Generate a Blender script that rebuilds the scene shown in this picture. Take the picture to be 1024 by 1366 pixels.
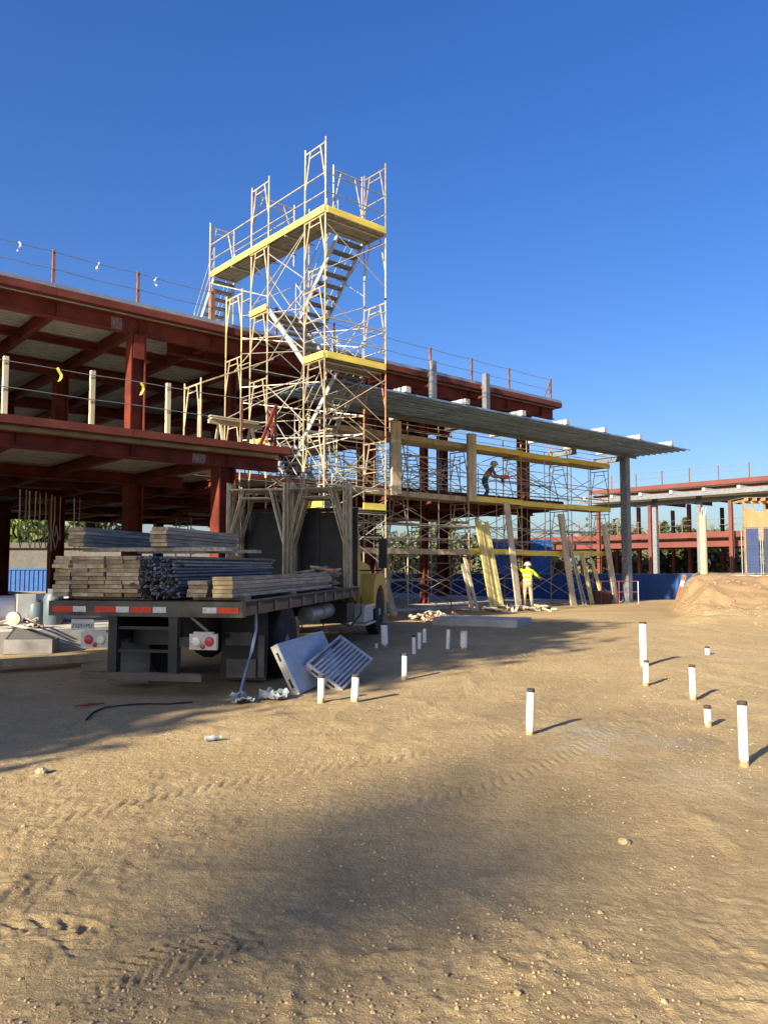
import bpy, math, random
import numpy as np
from mathutils import Vector, Matrix, Quaternion
rnd = random.Random(7)
for o in list(bpy.data.objects): bpy.data.objects.remove(o)
SC = bpy.context.scene
COL = SC.collection
# ------------------------------------------------------------------ camera
FPX = 1026.0; PITCH = math.atan(72 / FPX); CZ = 1.6
cd = bpy.data.cameras.new('camera'); cam = bpy.data.objects.new('camera', cd); COL.objects.link(cam)
cd.sensor_fit = 'VERTICAL'; cd.sensor_height = 36.0; cd.lens = 36.0 * FPX / 1366.0
cd.clip_start = 0.05; cd.clip_end = 3000
cam.location = (0, 0, CZ); cam.rotation_euler = (math.pi / 2 + PITCH, 0, 0)
SC.camera = cam
# ------------------------------------------------------------------ sky, sun, exposure
SUN_EL = math.radians(23.0); SUN_H = Vector((0.63, 0.777, 0)).normalized()   # the way the light travels over the ground
w = bpy.data.worlds.new('World'); SC.world = w; w.use_nodes = True
nt = w.node_tree; bg = nt.nodes['Background']
sky = nt.nodes.new('ShaderNodeTexSky'); sky.sky_type = 'NISHITA'; sky.sun_disc = False
sky.sun_elevation = SUN_EL; sky.sun_rotation = math.atan2(-SUN_H.x, -SUN_H.y)
sky.air_density = 1.0; sky.dust_density = 2.5; sky.ozone_density = 4.0; sky.altitude = 100
hs_ = nt.nodes.new('ShaderNodeHueSaturation'); hs_.inputs['Saturation'].default_value = 1.36; hs_.inputs['Hue'].default_value = 0.518
gm_ = nt.nodes.new('ShaderNodeGamma'); gm_.inputs[1].default_value = 0.85
nt.links.new(sky.outputs[0], gm_.inputs[0]); nt.links.new(gm_.outputs[0], hs_.inputs['Color']); nt.links.new(hs_.outputs[0], bg.inputs[0]); bg.inputs[1].default_value = 0.086
ld = bpy.data.lights.new('sun', 'SUN'); ld.energy = 5.0; ld.angle = math.radians(0.55); ld.color = (1.0, 0.88, 0.66)
sun = bpy.data.objects.new('sun', ld); COL.objects.link(sun)
sun.rotation_euler = (SUN_H * math.cos(SUN_EL) - Vector((0, 0, math.sin(SUN_EL)))).to_track_quat('-Z', 'Y').to_euler()
sun.location = (-30, -40, 40)
SC.view_settings.view_transform = 'Standard'; SC.view_settings.look = 'None'
SC.view_settings.gamma = 1; SC.view_settings.use_curve_mapping = False
SC.view_settings.exposure = 1.55
SC.render.engine = 'CYCLES'
SC.render.resolution_x = 767; SC.render.resolution_y = 1024
# ------------------------------------------------------------------ frames of reference
AZ = math.radians(49.0)                       # the facade's direction, to the right of the view
D1 = Vector((math.sin(AZ), math.cos(AZ), 0)); D2 = Vector((-math.cos(AZ), math.sin(AZ), 0))
RZ = math.pi / 2 - AZ
def W(s, q, z=0): return D1 * s + D2 * q + Vector((0, 0, z))
def at_ground(u, v, z=0.0):
    F = Vector((0, math.cos(PITCH), math.sin(PITCH))); U = Vector((0, -math.sin(PITCH), math.cos(PITCH)))
    d = F + Vector((1, 0, 0)) * ((u - 512) / FPX) + U * ((683 - v) / FPX)
    return Vector((0, 0, CZ)) + d * ((z - CZ) / d.z)
def to_sq(p): return (p.dot(D1), p.dot(D2), p.z)
# ------------------------------------------------------------------ materials
MATS = {}
def mat(name, col, rough=0.6, metal=0.0, var=0.25, scale=4.0, bump=0.0, bscale=30.0, objvar=0.0, col2=None, spec=0.4, detail=4, alpha=1.0, stretch=None):
    if name in MATS: return MATS[name]
    m = bpy.data.materials.new(name); m.use_nodes = True; t = m.node_tree; N = t.nodes; L = t.links
    b = N['Principled BSDF']; b.inputs['Roughness'].default_value = rough; b.inputs['Metallic'].default_value = metal
    b.inputs['Specular IOR Level'].default_value = spec
    tc = N.new('ShaderNodeTexCoord'); mp = N.new('ShaderNodeMapping'); L.new(tc.outputs['Object'], mp.inputs[0])
    oi = N.new('ShaderNodeObjectInfo'); vm = N.new('ShaderNodeVectorMath'); vm.operation = 'SCALE'
    cb = N.new('ShaderNodeCombineXYZ'); L.new(oi.outputs['Random'], cb.inputs[0]); L.new(oi.outputs['Random'], cb.inputs[1])
    L.new(cb.outputs[0], vm.inputs[0]); vm.inputs['Scale'].default_value = 37.0
    L.new(vm.outputs[0], mp.inputs['Location'])
    if stretch: mp.inputs['Scale'].default_value = stretch
    n = N.new('ShaderNodeTexNoise'); n.inputs['Scale'].default_value = scale; n.inputs['Detail'].default_value = detail; n.inputs['Roughness'].default_value = 0.65
    L.new(mp.outputs[0], n.inputs['Vector'])
    r = N.new('ShaderNodeValToRGB'); L.new(n.outputs[0], r.inputs[0])
    c = np.array(col); c2 = np.array(col2) if col2 else c * (1 - var)
    cA = c * (1 + var * 0.5)
    r.color_ramp.elements[0].position = 0.34; r.color_ramp.elements[1].position = 0.66
    r.color_ramp.elements[0].color = (*np.clip(c2, 0, 1), 1); r.color_ramp.elements[1].color = (*np.clip(cA, 0, 1), 1)
    out = r.outputs[0]
    if objvar:
        hs = N.new('ShaderNodeHueSaturation'); L.new(out, hs.inputs['Color'])
        mr = N.new('ShaderNodeMapRange'); L.new(oi.outputs['Random'], mr.inputs[0])
        mr.inputs[3].default_value = 1 - objvar; mr.inputs[4].default_value = 1 + objvar
        L.new(mr.outputs[0], hs.inputs['Value']); out = hs.outputs[0]
    L.new(out, b.inputs['Base Color'])
    if bump:
        nb = N.new('ShaderNodeTexNoise'); nb.inputs['Scale'].default_value = bscale; nb.inputs['Detail'].default_value = 5
        L.new(mp.outputs[0], nb.inputs['Vector'])
        bp = N.new('ShaderNodeBump'); bp.inputs['Strength'].default_value = bump; bp.inputs['Distance'].default_value = 0.01
        L.new(nb.outputs[0], bp.inputs['Height']); L.new(bp.outputs[0], b.inputs['Normal'])
    MATS[name] = m; return m
RED = mat('red_primer', (0.142, 0.028, 0.019), 0.66, spec=.2, var=0.5, scale=1.6, objvar=0.12, detail=8)
RED2 = mat('red_primer_far', (0.115, 0.031, 0.025), 0.7, var=0.2, scale=1.0, objvar=0.1)
EDGE = mat('edge_plate_primer', (0.115, 0.031, 0.023), 0.6, spec=.2, var=0.35, scale=1.2, objvar=0.08, detail=8)
DECK = mat('galvanised_deck', (0.44, 0.42, 0.37), 0.5, metal=0.15, var=0.25, scale=3)
GALV = mat('galvanised_steel', (0.17, 0.185, 0.205), 0.5, metal=0.3, var=0.25, scale=6, objvar=0.08)
FLASH = mat('zinc_flashing', (0.30, 0.33, 0.38), 0.4, metal=0.6, var=0.15, scale=2)
CONC = mat('concrete', (0.42, 0.40, 0.35), 0.85, var=0.25, scale=1.5, bump=0.3, bscale=25)
TUBE = mat('scaffold_tube', (0.38, 0.325, 0.225), 0.5, metal=0.1, var=0.35, scale=5, objvar=0.28, col2=(0.25, 0.18, 0.10))
TUBEY = mat('scaffold_tube_yellow', (0.45, 0.34, 0.11), 0.5, var=0.3, scale=5, objvar=0.2, col2=(0.42, 0.30, 0.14))
TUBEG = mat('scaffold_tube_grey', (0.42, 0.40, 0.35), 0.45, metal=0.4, var=0.3, scale=5, objvar=0.25)
TUBER = mat('scaffold_tube_rust', (0.30, 0.13, 0.07), 0.7, var=0.4, scale=7, objvar=0.2)
YEL = mat('yellow_toe_board', (0.66, 0.53, 0.10), 0.6, var=0.25, scale=3, objvar=0.08, stretch=(0.4, 3, 3))
WOOD = mat('weathered_plank', (0.33, 0.255, 0.17), 0.85, var=0.4, scale=5, objvar=0.28, bump=0.3, bscale=30, stretch=(6, 0.5, 6))
WOODY = mat('plank_side_grain', (0.35, 0.28, 0.19), 0.85, var=0.4, scale=5, objvar=0.25, stretch=(1, 1, 0.3))
WOODN = mat('fresh_timber', (0.30, 0.185, 0.085), 0.75, var=0.3, scale=3, objvar=0.15)
PALE = mat('pale_plank', (0.52, 0.44, 0.31), 0.8, var=0.35, scale=3, objvar=0.15, stretch=(2, 2, 0.4))
YWOOD = mat('yellow_edge_plank', (0.62, 0.52, 0.20), 0.75, var=0.35, scale=3, objvar=0.15, stretch=(2, 2, 0.35))
ALU = mat('aluminium', (0.62, 0.62, 0.62), 0.38, metal=0.7, var=0.2, scale=6)
ALUD = mat('dull_aluminium', (0.40, 0.41, 0.44), 0.5, metal=0.5, var=0.2, scale=5)
STEP = mat('stair_tread_steel', (0.20, 0.195, 0.18), 0.55, metal=0.4, var=0.3, scale=8)
PVC = mat('white_pipe', (0.80, 0.79, 0.74), 0.4, var=0.08, scale=6)
CAP = mat('dark_pipe_rim', (0.05, 0.04, 0.035), 0.7)
TYRE = mat('tyre_rubber', (0.022, 0.022, 0.023), 0.85, var=0.5, scale=5)
CHAS = mat('chassis_black', (0.018, 0.018, 0.020), 0.6, var=0.4, scale=4)
BEDST = mat('bed_steel', (0.085, 0.085, 0.085), 0.45, metal=0.6, var=0.45, scale=3, detail=8)
BEDSD = mat('rear_frame_steel', (0.032, 0.034, 0.040), 0.5, metal=0.3, var=0.4, scale=3)
CABY = mat('cab_yellow', (0.50, 0.33, 0.05), 0.4, var=0.12, scale=2)
TRED = mat('reflector_red', (0.62, 0.04, 0.02), 0.35, var=0.2, scale=20)
TWHT = mat('reflector_white', (0.62, 0.62, 0.62), 0.35, var=0.25, scale=20)
LENSR = mat('lens_red', (0.50, 0.05, 0.06), 0.2)
LENSW = mat('lens_white', (0.75, 0.70, 0.58), 0.2)
WHT = mat('white_paint', (0.50, 0.49, 0.46), 0.5, var=0.12)
BLK = mat('black_ink', (0.02, 0.02, 0.02), 0.6)
BLUEF = mat('blue_screen', (0.012, 0.055, 0.19), 0.75, var=0.25, scale=1.2, bump=0.25, bscale=3)
NAVY = mat('navy_screen', (0.028, 0.05, 0.14), 0.8, var=0.2, scale=2)
BLUEC = mat('container_blue', (0.012, 0.075, 0.27), 0.5, var=0.2)
DARK = mat('dark_equipment', (0.03, 0.03, 0.032), 0.6)
BARK = mat('bark', (0.10, 0.075, 0.05), 0.9, bump=0.5)
GRASS = mat('weed_green', (0.10, 0.16, 0.03), 0.7, var=0.4, scale=5)
TARP = mat('pale_tarp', (0.22, 0.255, 0.27), 0.5, var=0.2, scale=4)
STRAP = mat('blue_strap', (0.16, 0.21, 0.32), 0.7)
ORANGE = mat('orange_paint', (0.42, 0.10, 0.045), 0.5)
RUBBLE = mat('brick_rubble', (0.42, 0.17, 0.10), 0.85, objvar=0.3)
def leafmat(name, c1, c2):
    m = bpy.data.materials.new(name); m.use_nodes = True; t = m.node_tree; N = t.nodes; L = t.links
    b = N['Principled BSDF']; b.inputs['Roughness'].default_value = 0.6; b.inputs['Specular IOR Level'].default_value = 0.25
    g = N.new('ShaderNodeNewGeometry'); r = N.new('ShaderNodeValToRGB')
    r.color_ramp.elements[0].color = (*c1, 1); r.color_ramp.elements[1].color = (*c2, 1)
    L.new(g.outputs['Random Per Island'], r.inputs[0]); L.new(r.outputs[0], b.inputs['Base Color'])
    tr = N.new('ShaderNodeBsdfTranslucent'); L.new(r.outputs[0], tr.inputs[0])
    mx = N.new('ShaderNodeMixShader'); mx.inputs[0].default_value = 0.25
    L.new(b.outputs[0], mx.inputs[1]); L.new(tr.outputs[0], mx.inputs[2]); L.new(mx.outputs[0], N['Material Output'].inputs[0])
    MATS[name] = m; return m
LEAF = leafmat('leaf_olive', (0.085, 0.10, 0.055), (0.17, 0.175, 0.095))
LEAFB = leafmat('leaf_grey_green', (0.06, 0.08, 0.05), (0.13, 0.14, 0.085))
LEAFD = leafmat('leaf_dark', (0.03, 0.05, 0.02), (0.07, 0.10, 0.035))
LEAFL = leafmat('leaf_light', (0.10, 0.15, 0.03), (0.20, 0.26, 0.06))
# ------------------------------------------------------------------ mesh helpers
class MB:
    def __init__(s): s.v = []; s.f = []; s.m = []; s.mi = 0
    def add(s, vs, fs):
        o = len(s.v); s.v += [tuple(p) for p in vs]
        s.f += [tuple(i + o for i in f) for f in fs]; s.m += [s.mi] * len(fs); return s
    def box(s, x0, x1, y0, y1, z0, z1):
        v = [(x0,y0,z0),(x1,y0,z0),(x1,y1,z0),(x0,y1,z0),(x0,y0,z1),(x1,y0,z1),(x1,y1,z1),(x0,y1,z1)]
        return s.add(v, [(0,3,2,1),(4,5,6,7),(0,1,5,4),(1,2,6,5),(2,3,7,6),(3,0,4,7)])
    def bar(s, p, q, wd, h, up=(0, 0, 1)):
        p = Vector(p); q = Vector(q); d = (q - p).normalized(); u = Vector(up)
        if abs(d.dot(u)) > 0.98: u = Vector((1, 0, 0))
        r = d.cross(u).normalized(); u = r.cross(d)
        vs = []
        for c in (p, q):
            for a, b in ((-1,-1),(1,-1),(1,1),(-1,1)): vs.append(c + r * (a * wd / 2) + u * (b * h / 2))
        return s.add(vs, [(0,1,2,3),(7,6,5,4),(0,4,5,1),(1,5,6,2),(2,6,7,3),(3,7,4,0)])
    def tube(s, p, q, r, n=6, r2=None, caps=True):
        p = Vector(p); q = Vector(q); d = (q - p).normalized(); r2 = r if r2 is None else r2
        u = Vector((0, 0, 1)) if abs(d.z) < 0.9 else Vector((1, 0, 0))
        a = d.cross(u).normalized(); b = a.cross(d); vs = []
        for c, rr in ((p, r), (q, r2)):
            for i in range(n):
                t = 2 * math.pi * i / n; vs.append(c + a * (math.cos(t) * rr) + b * (math.sin(t) * rr))
        fs = [(i, n + i, n + (i + 1) % n, (i + 1) % n) for i in range(n)]
        if caps: fs += [tuple(range(n)), tuple(range(2 * n - 1, n - 1, -1))]
        return s.add(vs, fs)
    def path(s, pts, r, n=6):
        pts = [Vector(p) for p in pts]; rings = []; fs = []; vs = []
        for i, p in enumerate(pts):
            d = (pts[min(i + 1, len(pts) - 1)] - pts[max(i - 1, 0)]).normalized()
            u = Vector((0, 0, 1)) if abs(d.z) < 0.95 else Vector((1, 0, 0))
            a = d.cross(u).normalized(); b = a.cross(d); rr = r[i] if isinstance(r, (list, tuple)) else r
            for k in range(n):
                t = 2 * math.pi * k / n; vs.append(p + a * (math.cos(t) * rr) + b * (math.sin(t) * rr))
        for i in range(len(pts) - 1):
            for k in range(n): fs.append((i*n+k, (i+1)*n+k, (i+1)*n+(k+1) % n, i*n+(k+1) % n))
        fs += [tuple(range(n)), tuple(range(len(vs) - 1, len(vs) - n - 1, -1))]
        return s.add(vs, fs)
    def ibeam(s, p, q, h, wd, tf=0.02, tw=0.014, up=(0, 0, 1)):   # p, q on the centre line
        p = Vector(p); q = Vector(q); d = (q - p).normalized(); u = Vector(up); r = d.cross(u).normalized(); u = r.cross(d)
        for z in (h / 2 - tf / 2, -h / 2 + tf / 2): s.bar(p + u * z, q + u * z, wd, tf, u)
        return s.bar(p, q, tw, h - 2 * tf, u)
    def lathe(s, prof, n=16, axis='z', c=(0, 0, 0)):
        vs = []; fs = []
        for r, z in prof:
            for i in range(n):
                t = 2 * math.pi * i / n; a, b = r * math.cos(t), r * math.sin(t)
                vs.append({'z': (c[0]+a, c[1]+b, c[2]+z), 'x': (c[0]+z, c[1]+a, c[2]+b), 'y': (c[0]+a, c[1]+z, c[2]+b)}[axis])
        k = len(prof)
        for j in range(k - 1):
            for i in range(n): fs.append((j*n+i, j*n+(i+1) % n, (j+1)*n+(i+1) % n, (j+1)*n+i))
        fs += [tuple(range(n-1, -1, -1)), tuple(range((k-1)*n, k*n))]
        return s.add(vs, fs)
    def prism(s, prof, x0, x1, axis='x'):      # closed profile (a,b) pushed along an axis
        n = len(prof); vs = []
        for x in (x0, x1):
            for a, b in prof: vs.append({'x': (x, a, b), 'y': (a, x, b), 'z': (a, b, x)}[axis])
        return s.add(vs, [(i, n+i, n+(i+1) % n, (i+1) % n) for i in range(n)] + [tuple(range(n)), tuple(range(2*n-1, n-1, -1))])
    def mesh(s, name, mats, smooth=False, fix=True):
        me = bpy.data.meshes.new(name); me.from_pydata(s.v, [], s.f)
        for m in (mats if isinstance(mats, (list, tuple)) else [mats]): me.materials.append(m)
        if any(s.m): me.polygons.foreach_set('material_index', s.m)
        if fix:
            import bmesh
            bm = bmesh.new(); bm.from_mesh(me); bmesh.ops.recalc_face_normals(bm, faces=bm.faces); bm.to_mesh(me); bm.free()
        if smooth:
            me.polygons.foreach_set('use_smooth', [True] * len(me.polygons))
            try: me.set_sharp_from_angle(angle=math.radians(40))
            except Exception: pass
        me.update(); return me
    def build(s, name, mats, parent=None, loc=None, smooth=False):
        return link(name, s.mesh(name, mats, smooth), parent, loc)
ORG = {}
def link(name, me, parent=None, loc=None, rot=None):
    o = bpy.data.objects.new(name, me); COL.objects.link(o)
    if parent is not None:
        o.parent = parent
        g = ORG.get(parent.name)
        if g is not None and loc is None: o.location = (-g[0], -g[1], -g[2])
        elif g is not None: o.location = (loc[0] - g[0], loc[1] - g[1], loc[2] - g[2])
        elif loc is not None: o.location = loc
    elif loc is not None: o.location = loc
    if rot is not None:
        if isinstance(rot, Quaternion): o.rotation_mode = 'QUATERNION'; o.rotation_quaternion = rot
        else: o.rotation_euler = rot
    return o
def tag(o, label=None, cat=None, group=None, kind=None):
    if label: o['label'] = label
    if cat: o['category'] = cat
    if group: o['group'] = group
    if kind: o['kind'] = kind
    return o
def thing(name, label, cat, loc=(0, 0, 0), rz=0.0, group=None):
    o = bpy.data.objects.new(name, None); COL.objects.link(o); o.location = loc; o.rotation_euler = (0, 0, rz)
    o.empty_display_size = 0.3
    return tag(o, label, cat, group)
def sqthing(name, label, cat, s, q, z=0.0, group=None):      # parts are given in (s, q, z) of the building grid
    o = thing(name, label, cat, W(s, q, z), RZ, group); ORG[o.name] = (s, q, z); return o
TCACHE = {}
def rod(name, p, q, r, m, parent, n=6, org=True):            # one tube part; alike lengths share a mesh
    p = Vector(p); q = Vector(q); L = round((q - p).length, 2); key = (L, r, m.name, n)
    if key not in TCACHE: TCACHE[key] = MB().tube((0, 0, 0), (0, 0, L), r, n).mesh(name, m, True, False)
    return link(name, TCACHE[key], parent, tuple(p), (q - p).to_track_quat('Z', 'Y'))
BCACHE = {}
def slab_part(name, x0, x1, y0, y1, z0, z1, m, parent, rot=None):   # a box part sharing mesh data by size
    key = (round(x1-x0, 3), round(y1-y0, 3), round(z1-z0, 3), m.name)
    if key not in BCACHE: BCACHE[key] = MB().box(0, x1-x0, 0, y1-y0, 0, z1-z0).mesh(name, m)
    return link(name, BCACHE[key], parent, (x0, y0, z0), rot)
# ------------------------------------------------------------------ ground
def vnoise(x, y, seed):
    xi = np.floor(x).astype(np.int64); yi = np.floor(y).astype(np.int64); xf = x - xi; yf = y - yi
    def h(a, b):
        k = (a * 374761393 + b * 668265263 + seed * 1442695041) & 0xFFFFFFFF
        k = ((k ^ (k >> 13)) * 1274126177) & 0xFFFFFFFF
        return ((k ^ (k >> 16)) & 0xFFFF) / 65535.0
    u = xf * xf * (3 - 2 * xf); v = yf * yf * (3 - 2 * yf)
    return (h(xi, yi) * (1-u) + h(xi+1, yi) * u) * (1-v) + (h(xi, yi+1) * (1-u) + h(xi+1, yi+1) * u) * v
def fbm(x, y, f, octs, seed, gain=0.5):
    t = 0; a = 1; n = 0
    for i in range(octs):
        t = t + a * (vnoise(x * f + 17.3 * i, y * f - 9.1 * i, seed + i) - 0.5); n += a; a *= gain; f *= 2.03
    return t / n
def sstep(a, b, x):
    t = np.clip((x - a) / (b - a), 0, 1); return t * t * (3 - 2 * t)
def base_z(x, y):
    x = np.asarray(x, float); y = np.asarray(y, float)
    drop = -0.6 * sstep(36.5, 43, y) * sstep(-3, 2, x - 0.0)
    side = sstep(0, 1.25, x - (10.9 + .40 * (y - 29)) + 0.9 * (vnoise(x * .5, y * .35, 91) - .5) + .35 * (vnoise(x * 1.7, y * 1.3, 92) - .5))
    front = 0.28 * sstep(17.5, 24, y) + 0.95 * sstep(24.0, 28.2, y + 1.5 * (vnoise(x * .6, y * .2, 55) - .5))
    front = front * (1 + .35 * (vnoise(x * 1.1, y * .9, 57) - .5) * sstep(20, 26, y) * (1 - sstep(29, 31, y)))
    cut = sstep(20, 25, y) * (1 - sstep(28.5, 31, y)) + .25
    back = 1 - sstep(46, 56, y)
    lump = side * cut * (.22 * fbm(x, y, .8, 4, 301, .6) + .10 * np.clip(np.abs(fbm(x * 1.6, y * .6, 1.3, 3, 302)) * -3 + .12, -.3, 1) + .10 * fbm(x, y, 3.1, 2, 303))
    return drop * (1 - side) + side * front * back + lump * back
def gz(x, y): return float(base_z(x, y))
def gp(u, v):                    # the ground under a pixel, on the mound too
    p = at_ground(u, v)
    for _ in range(12): p = at_ground(u, v, gz(p.x, p.y))
    return p
def make_ground():
    def warp(n, lo, hi, fn): t = np.linspace(lo, hi, n); return fn(t)
    xs = np.concatenate([-np.geomspace(3.2, 900, 150)[::-1], np.linspace(-3.2, 3.2, 560)[1:-1], np.geomspace(3.2, 22, 190)[:-1], np.geomspace(22, 900, 50)])
    ya = [2.0]
    while ya[-1] < 60: ya.append(ya[-1] + max(0.011, min(0.0011 * ya[-1] ** 2, .16) if ya[-1] < 36 else 1.2))
    ys = np.concatenate([-np.geomspace(0.3, 600, 40)[::-1], np.linspace(-.2, 1.9, 22), np.array(ya), np.geomspace(61, 1500, 40)])
    X, Y = np.meshgrid(xs, ys)
    Z = base_z(X, Y)
    near = 1 - sstep(18, 45, np.hypot(X, Y))
    rough = 0.35 + 1.3 * sstep(.46, .66, vnoise(X * .55 + 3, Y * .4, 5))
    Z = Z + near * (0.07 * fbm(X, Y, 0.28, 3, 11) + 0.011 * rough * fbm(X, Y, 1.7, 3, 21))
    clod = np.clip(fbm(X, Y, 6.5, 3, 31, .6) - 0.045, 0, 1)
    Z = Z + near * rough * 0.022 * clod + near * 0.005 * rough * fbm(X, Y, 22, 2, 41) + near * rough * .020 * np.clip(fbm(X, Y, 17, 2, 43) - .12, 0, 1)
    ridge = 1 - np.abs(fbm(X + .4 * fbm(X, Y, 1, 2, 3), Y * .8, 1.3, 3, 61)) * 9
    Z = Z + near * 0.014 * np.clip(ridge, 0, 1) * sstep(.5, .62, vnoise(X * .8, Y * .6, 77))
    # wheel tracks: a shallow trough with lugs
    def track(pts, wdt, lug, depth, seed):
        nonlocal Z
        P = np.array([[at_ground(u, v).x, at_ground(u, v).y] for u, v in pts]); a0 = 0.0
        # smooth the path
        for _ in range(3):
            Q = [P[0]]
            for i in range(len(P) - 1): Q += [P[i] * .75 + P[i+1] * .25, P[i] * .25 + P[i+1] * .75]
            P = np.array(Q + [P[-1]])
        best = np.full(X.shape, 9.0); along = np.zeros(X.shape); sd = np.zeros(X.shape)
        for i in range(len(P) - 1):
            d = P[i+1] - P[i]; L = np.hypot(*d); d = d / L
            rx = X - P[i][0]; ry = Y - P[i][1]; t = np.clip(rx * d[0] + ry * d[1], 0, L)
            px = rx - t * d[0]; py = ry - t * d[1]; dist = np.hypot(px, py); k = dist < best
            best = np.where(k, dist, best); along = np.where(k, a0 + t, along); sd = np.where(k, np.sign(d[0] * py - d[1] * px) * dist, sd); a0 += L
        inn = 1 - sstep(wdt * .82, wdt, best)
        rim = np.exp(-((best - wdt * 1.12) / (wdt * .16)) ** 2)
        ph = along / lug + np.abs(sd) / lug * .8 + np.where(sd > 0, .5, 0)
        lg = sstep(.25, .45, np.abs((ph % 1) - .5) * 2 * .9)
        fade = sstep(.30, .62, vnoise(X * 1.3 + seed, Y * 1.3, seed))
        Z = Z - inn * fade * depth * (1.15 - lg) + rim * depth * .55 * fade
    track([(-60, 1120), (150, 1075), (330, 1035), (610, 1003), (745, 945), (830, 872), (860, 845)], .16, .11, .009, 1)
    track([(-60, 1215), (150, 1150), (400, 1085), (640, 1055), (800, 985), (905, 905), (960, 860)], .16, .11, .007, 2)
    track([(-40, 1255), (90, 1235), (140, 1290), (150, 1366), (150, 1450)], .10, .10, .014, 3)
    track([(20, 1400), (110, 1330), (210, 1290), (330, 1260)], .12, .06, .010, 4)
    track([(640, 1120), (720, 1190), (800, 1290), (900, 1400)], .11, .07, .007, 5)
    track([(-40, 1010), (160, 980), (420, 985), (560, 960), (660, 905), (730, 850)], .17, .14, .006, 8)
    V = np.stack([X, Y, Z], -1).reshape(-1, 3).astype(np.float32)
    ny, nx = X.shape; i = np.arange(ny * nx).reshape(ny, nx)
    F = np.stack([i[:-1, :-1], i[:-1, 1:], i[1:, 1:], i[1:, :-1]], -1).reshape(-1, 4)
    me = bpy.data.meshes.new('ground'); me.vertices.add(len(V)); me.vertices.foreach_set('co', V.ravel())
    me.loops.add(F.size); me.loops.foreach_set('vertex_index', F.ravel().astype(np.int32))
    me.polygons.add(len(F)); me.polygons.foreach_set('loop_start', np.arange(0, F.size, 4, dtype=np.int32)); me.polygons.foreach_set('loop_total', np.full(len(F), 4, dtype=np.int32))
    me.polygons.foreach_set('use_smooth', np.ones(len(F), dtype=bool)); me.update(calc_edges=True); me.validate()
    m = bpy.data.materials.new('dirt'); m.use_nodes = True; t = m.node_tree; N = t.nodes; L = t.links; b = N['Principled BSDF']
    b.inputs['Roughness'].default_value = 0.95; b.inputs['Specular IOR Level'].default_value = 0.1
    tc = N.new('ShaderNodeTexCoord')
    def noise(sc, det, rg=.6, dist=0.0):
        n = N.new('ShaderNodeTexNoise'); n.inputs['Scale'].default_value = sc; n.inputs['Detail'].default_value = det
        n.inputs['Roughness'].default_value = rg; n.inputs['Distortion'].default_value = dist; L.new(tc.outputs['Object'], n.inputs['Vector']); return n
    def ramp(n, p0, c0, p1, c1):
        r = N.new('ShaderNodeValToRGB'); r.color_ramp.elements[0].position = p0; r.color_ramp.elements[1].position = p1
        r.color_ramp.elements[0].color = (*c0, 1); r.color_ramp.elements[1].color = (*c1, 1); L.new(n.outputs[0], r.inputs[0]); return r
    def mix(a, bb, fac, mode='MIX'):
        x = N.new('ShaderNodeMix'); x.data_type = 'RGBA'; x.blend_type = mode
        if isinstance(fac, float): x.inputs[0].default_value = fac
        else: L.new(fac, x.inputs[0])
        L.new(a, x.inputs[6]); L.new(bb, x.inputs[7]); return x.outputs[2]
    A = ramp(noise(.35, 6), .35, (.43, .322, .175), .65, (.55, .415, .232))
    B = ramp(noise(2.6, 8, .7), .3, (.70, .68, .66), .7, (1, 1, 1))
    Cc = ramp(noise(45, 6, .75), .3, (.62, .60, .56), .66, (1.0, 1.0, 1.0))
    c = mix(A.outputs[0], B.outputs[0], .75, 'MULTIPLY'); c = mix(c, Cc.outputs[0], .75, 'MULTIPLY')
    Dd = ramp(noise(11, 10, .8), .32, (.74, .72, .70), .62, (1.05, 1.05, 1.05)); c = mix(c, Dd.outputs[0], .9, 'MULTIPLY')
    G = ramp(noise(.55, 3, .5, .6), .60, (0, 0, 0), .72, (1, 1, 1)); gr = N.new('ShaderNodeRGB'); gr.outputs[0].default_value = (.38, .305, .19, 1)
    fm = N.new('ShaderNodeMath'); fm.operation = 'MULTIPLY'; L.new(G.outputs[0], fm.inputs[0]); fm.inputs[1].default_value = .75
    c = mix(c, gr.outputs[0], fm.outputs[0])
    # redder soil where the mound was cut
    geo = N.new('ShaderNodeNewGeometry'); vd = N.new('ShaderNodeVectorMath'); vd.operation = 'DISTANCE'; L.new(geo.outputs['Position'], vd.inputs[0]); vd.inputs[1].default_value = (13.3, 28.2, .8)
    nn = noise(.9, 5); ad = N.new('ShaderNodeMath'); ad.operation = 'MULTIPLY_ADD'; L.new(nn.outputs[0], ad.inputs[0]); ad.inputs[1].default_value = 5.0; L.new(vd.outputs['Value'], ad.inputs[2])
    mr = N.new('ShaderNodeMapRange'); L.new(ad.outputs[0], mr.inputs[0]); mr.inputs[1].default_value = 3.5; mr.inputs[2].default_value = 9.0; mr.inputs[3].default_value = .9; mr.inputs[4].default_value = 0
    rd = N.new('ShaderNodeRGB'); rd.outputs[0].default_value = (.245, .158, .092, 1); c = mix(c, rd.outputs[0], mr.outputs[0])
    # the grey spill beside the middle pipe
    geo = N.new('ShaderNodeNewGeometry')
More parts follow.
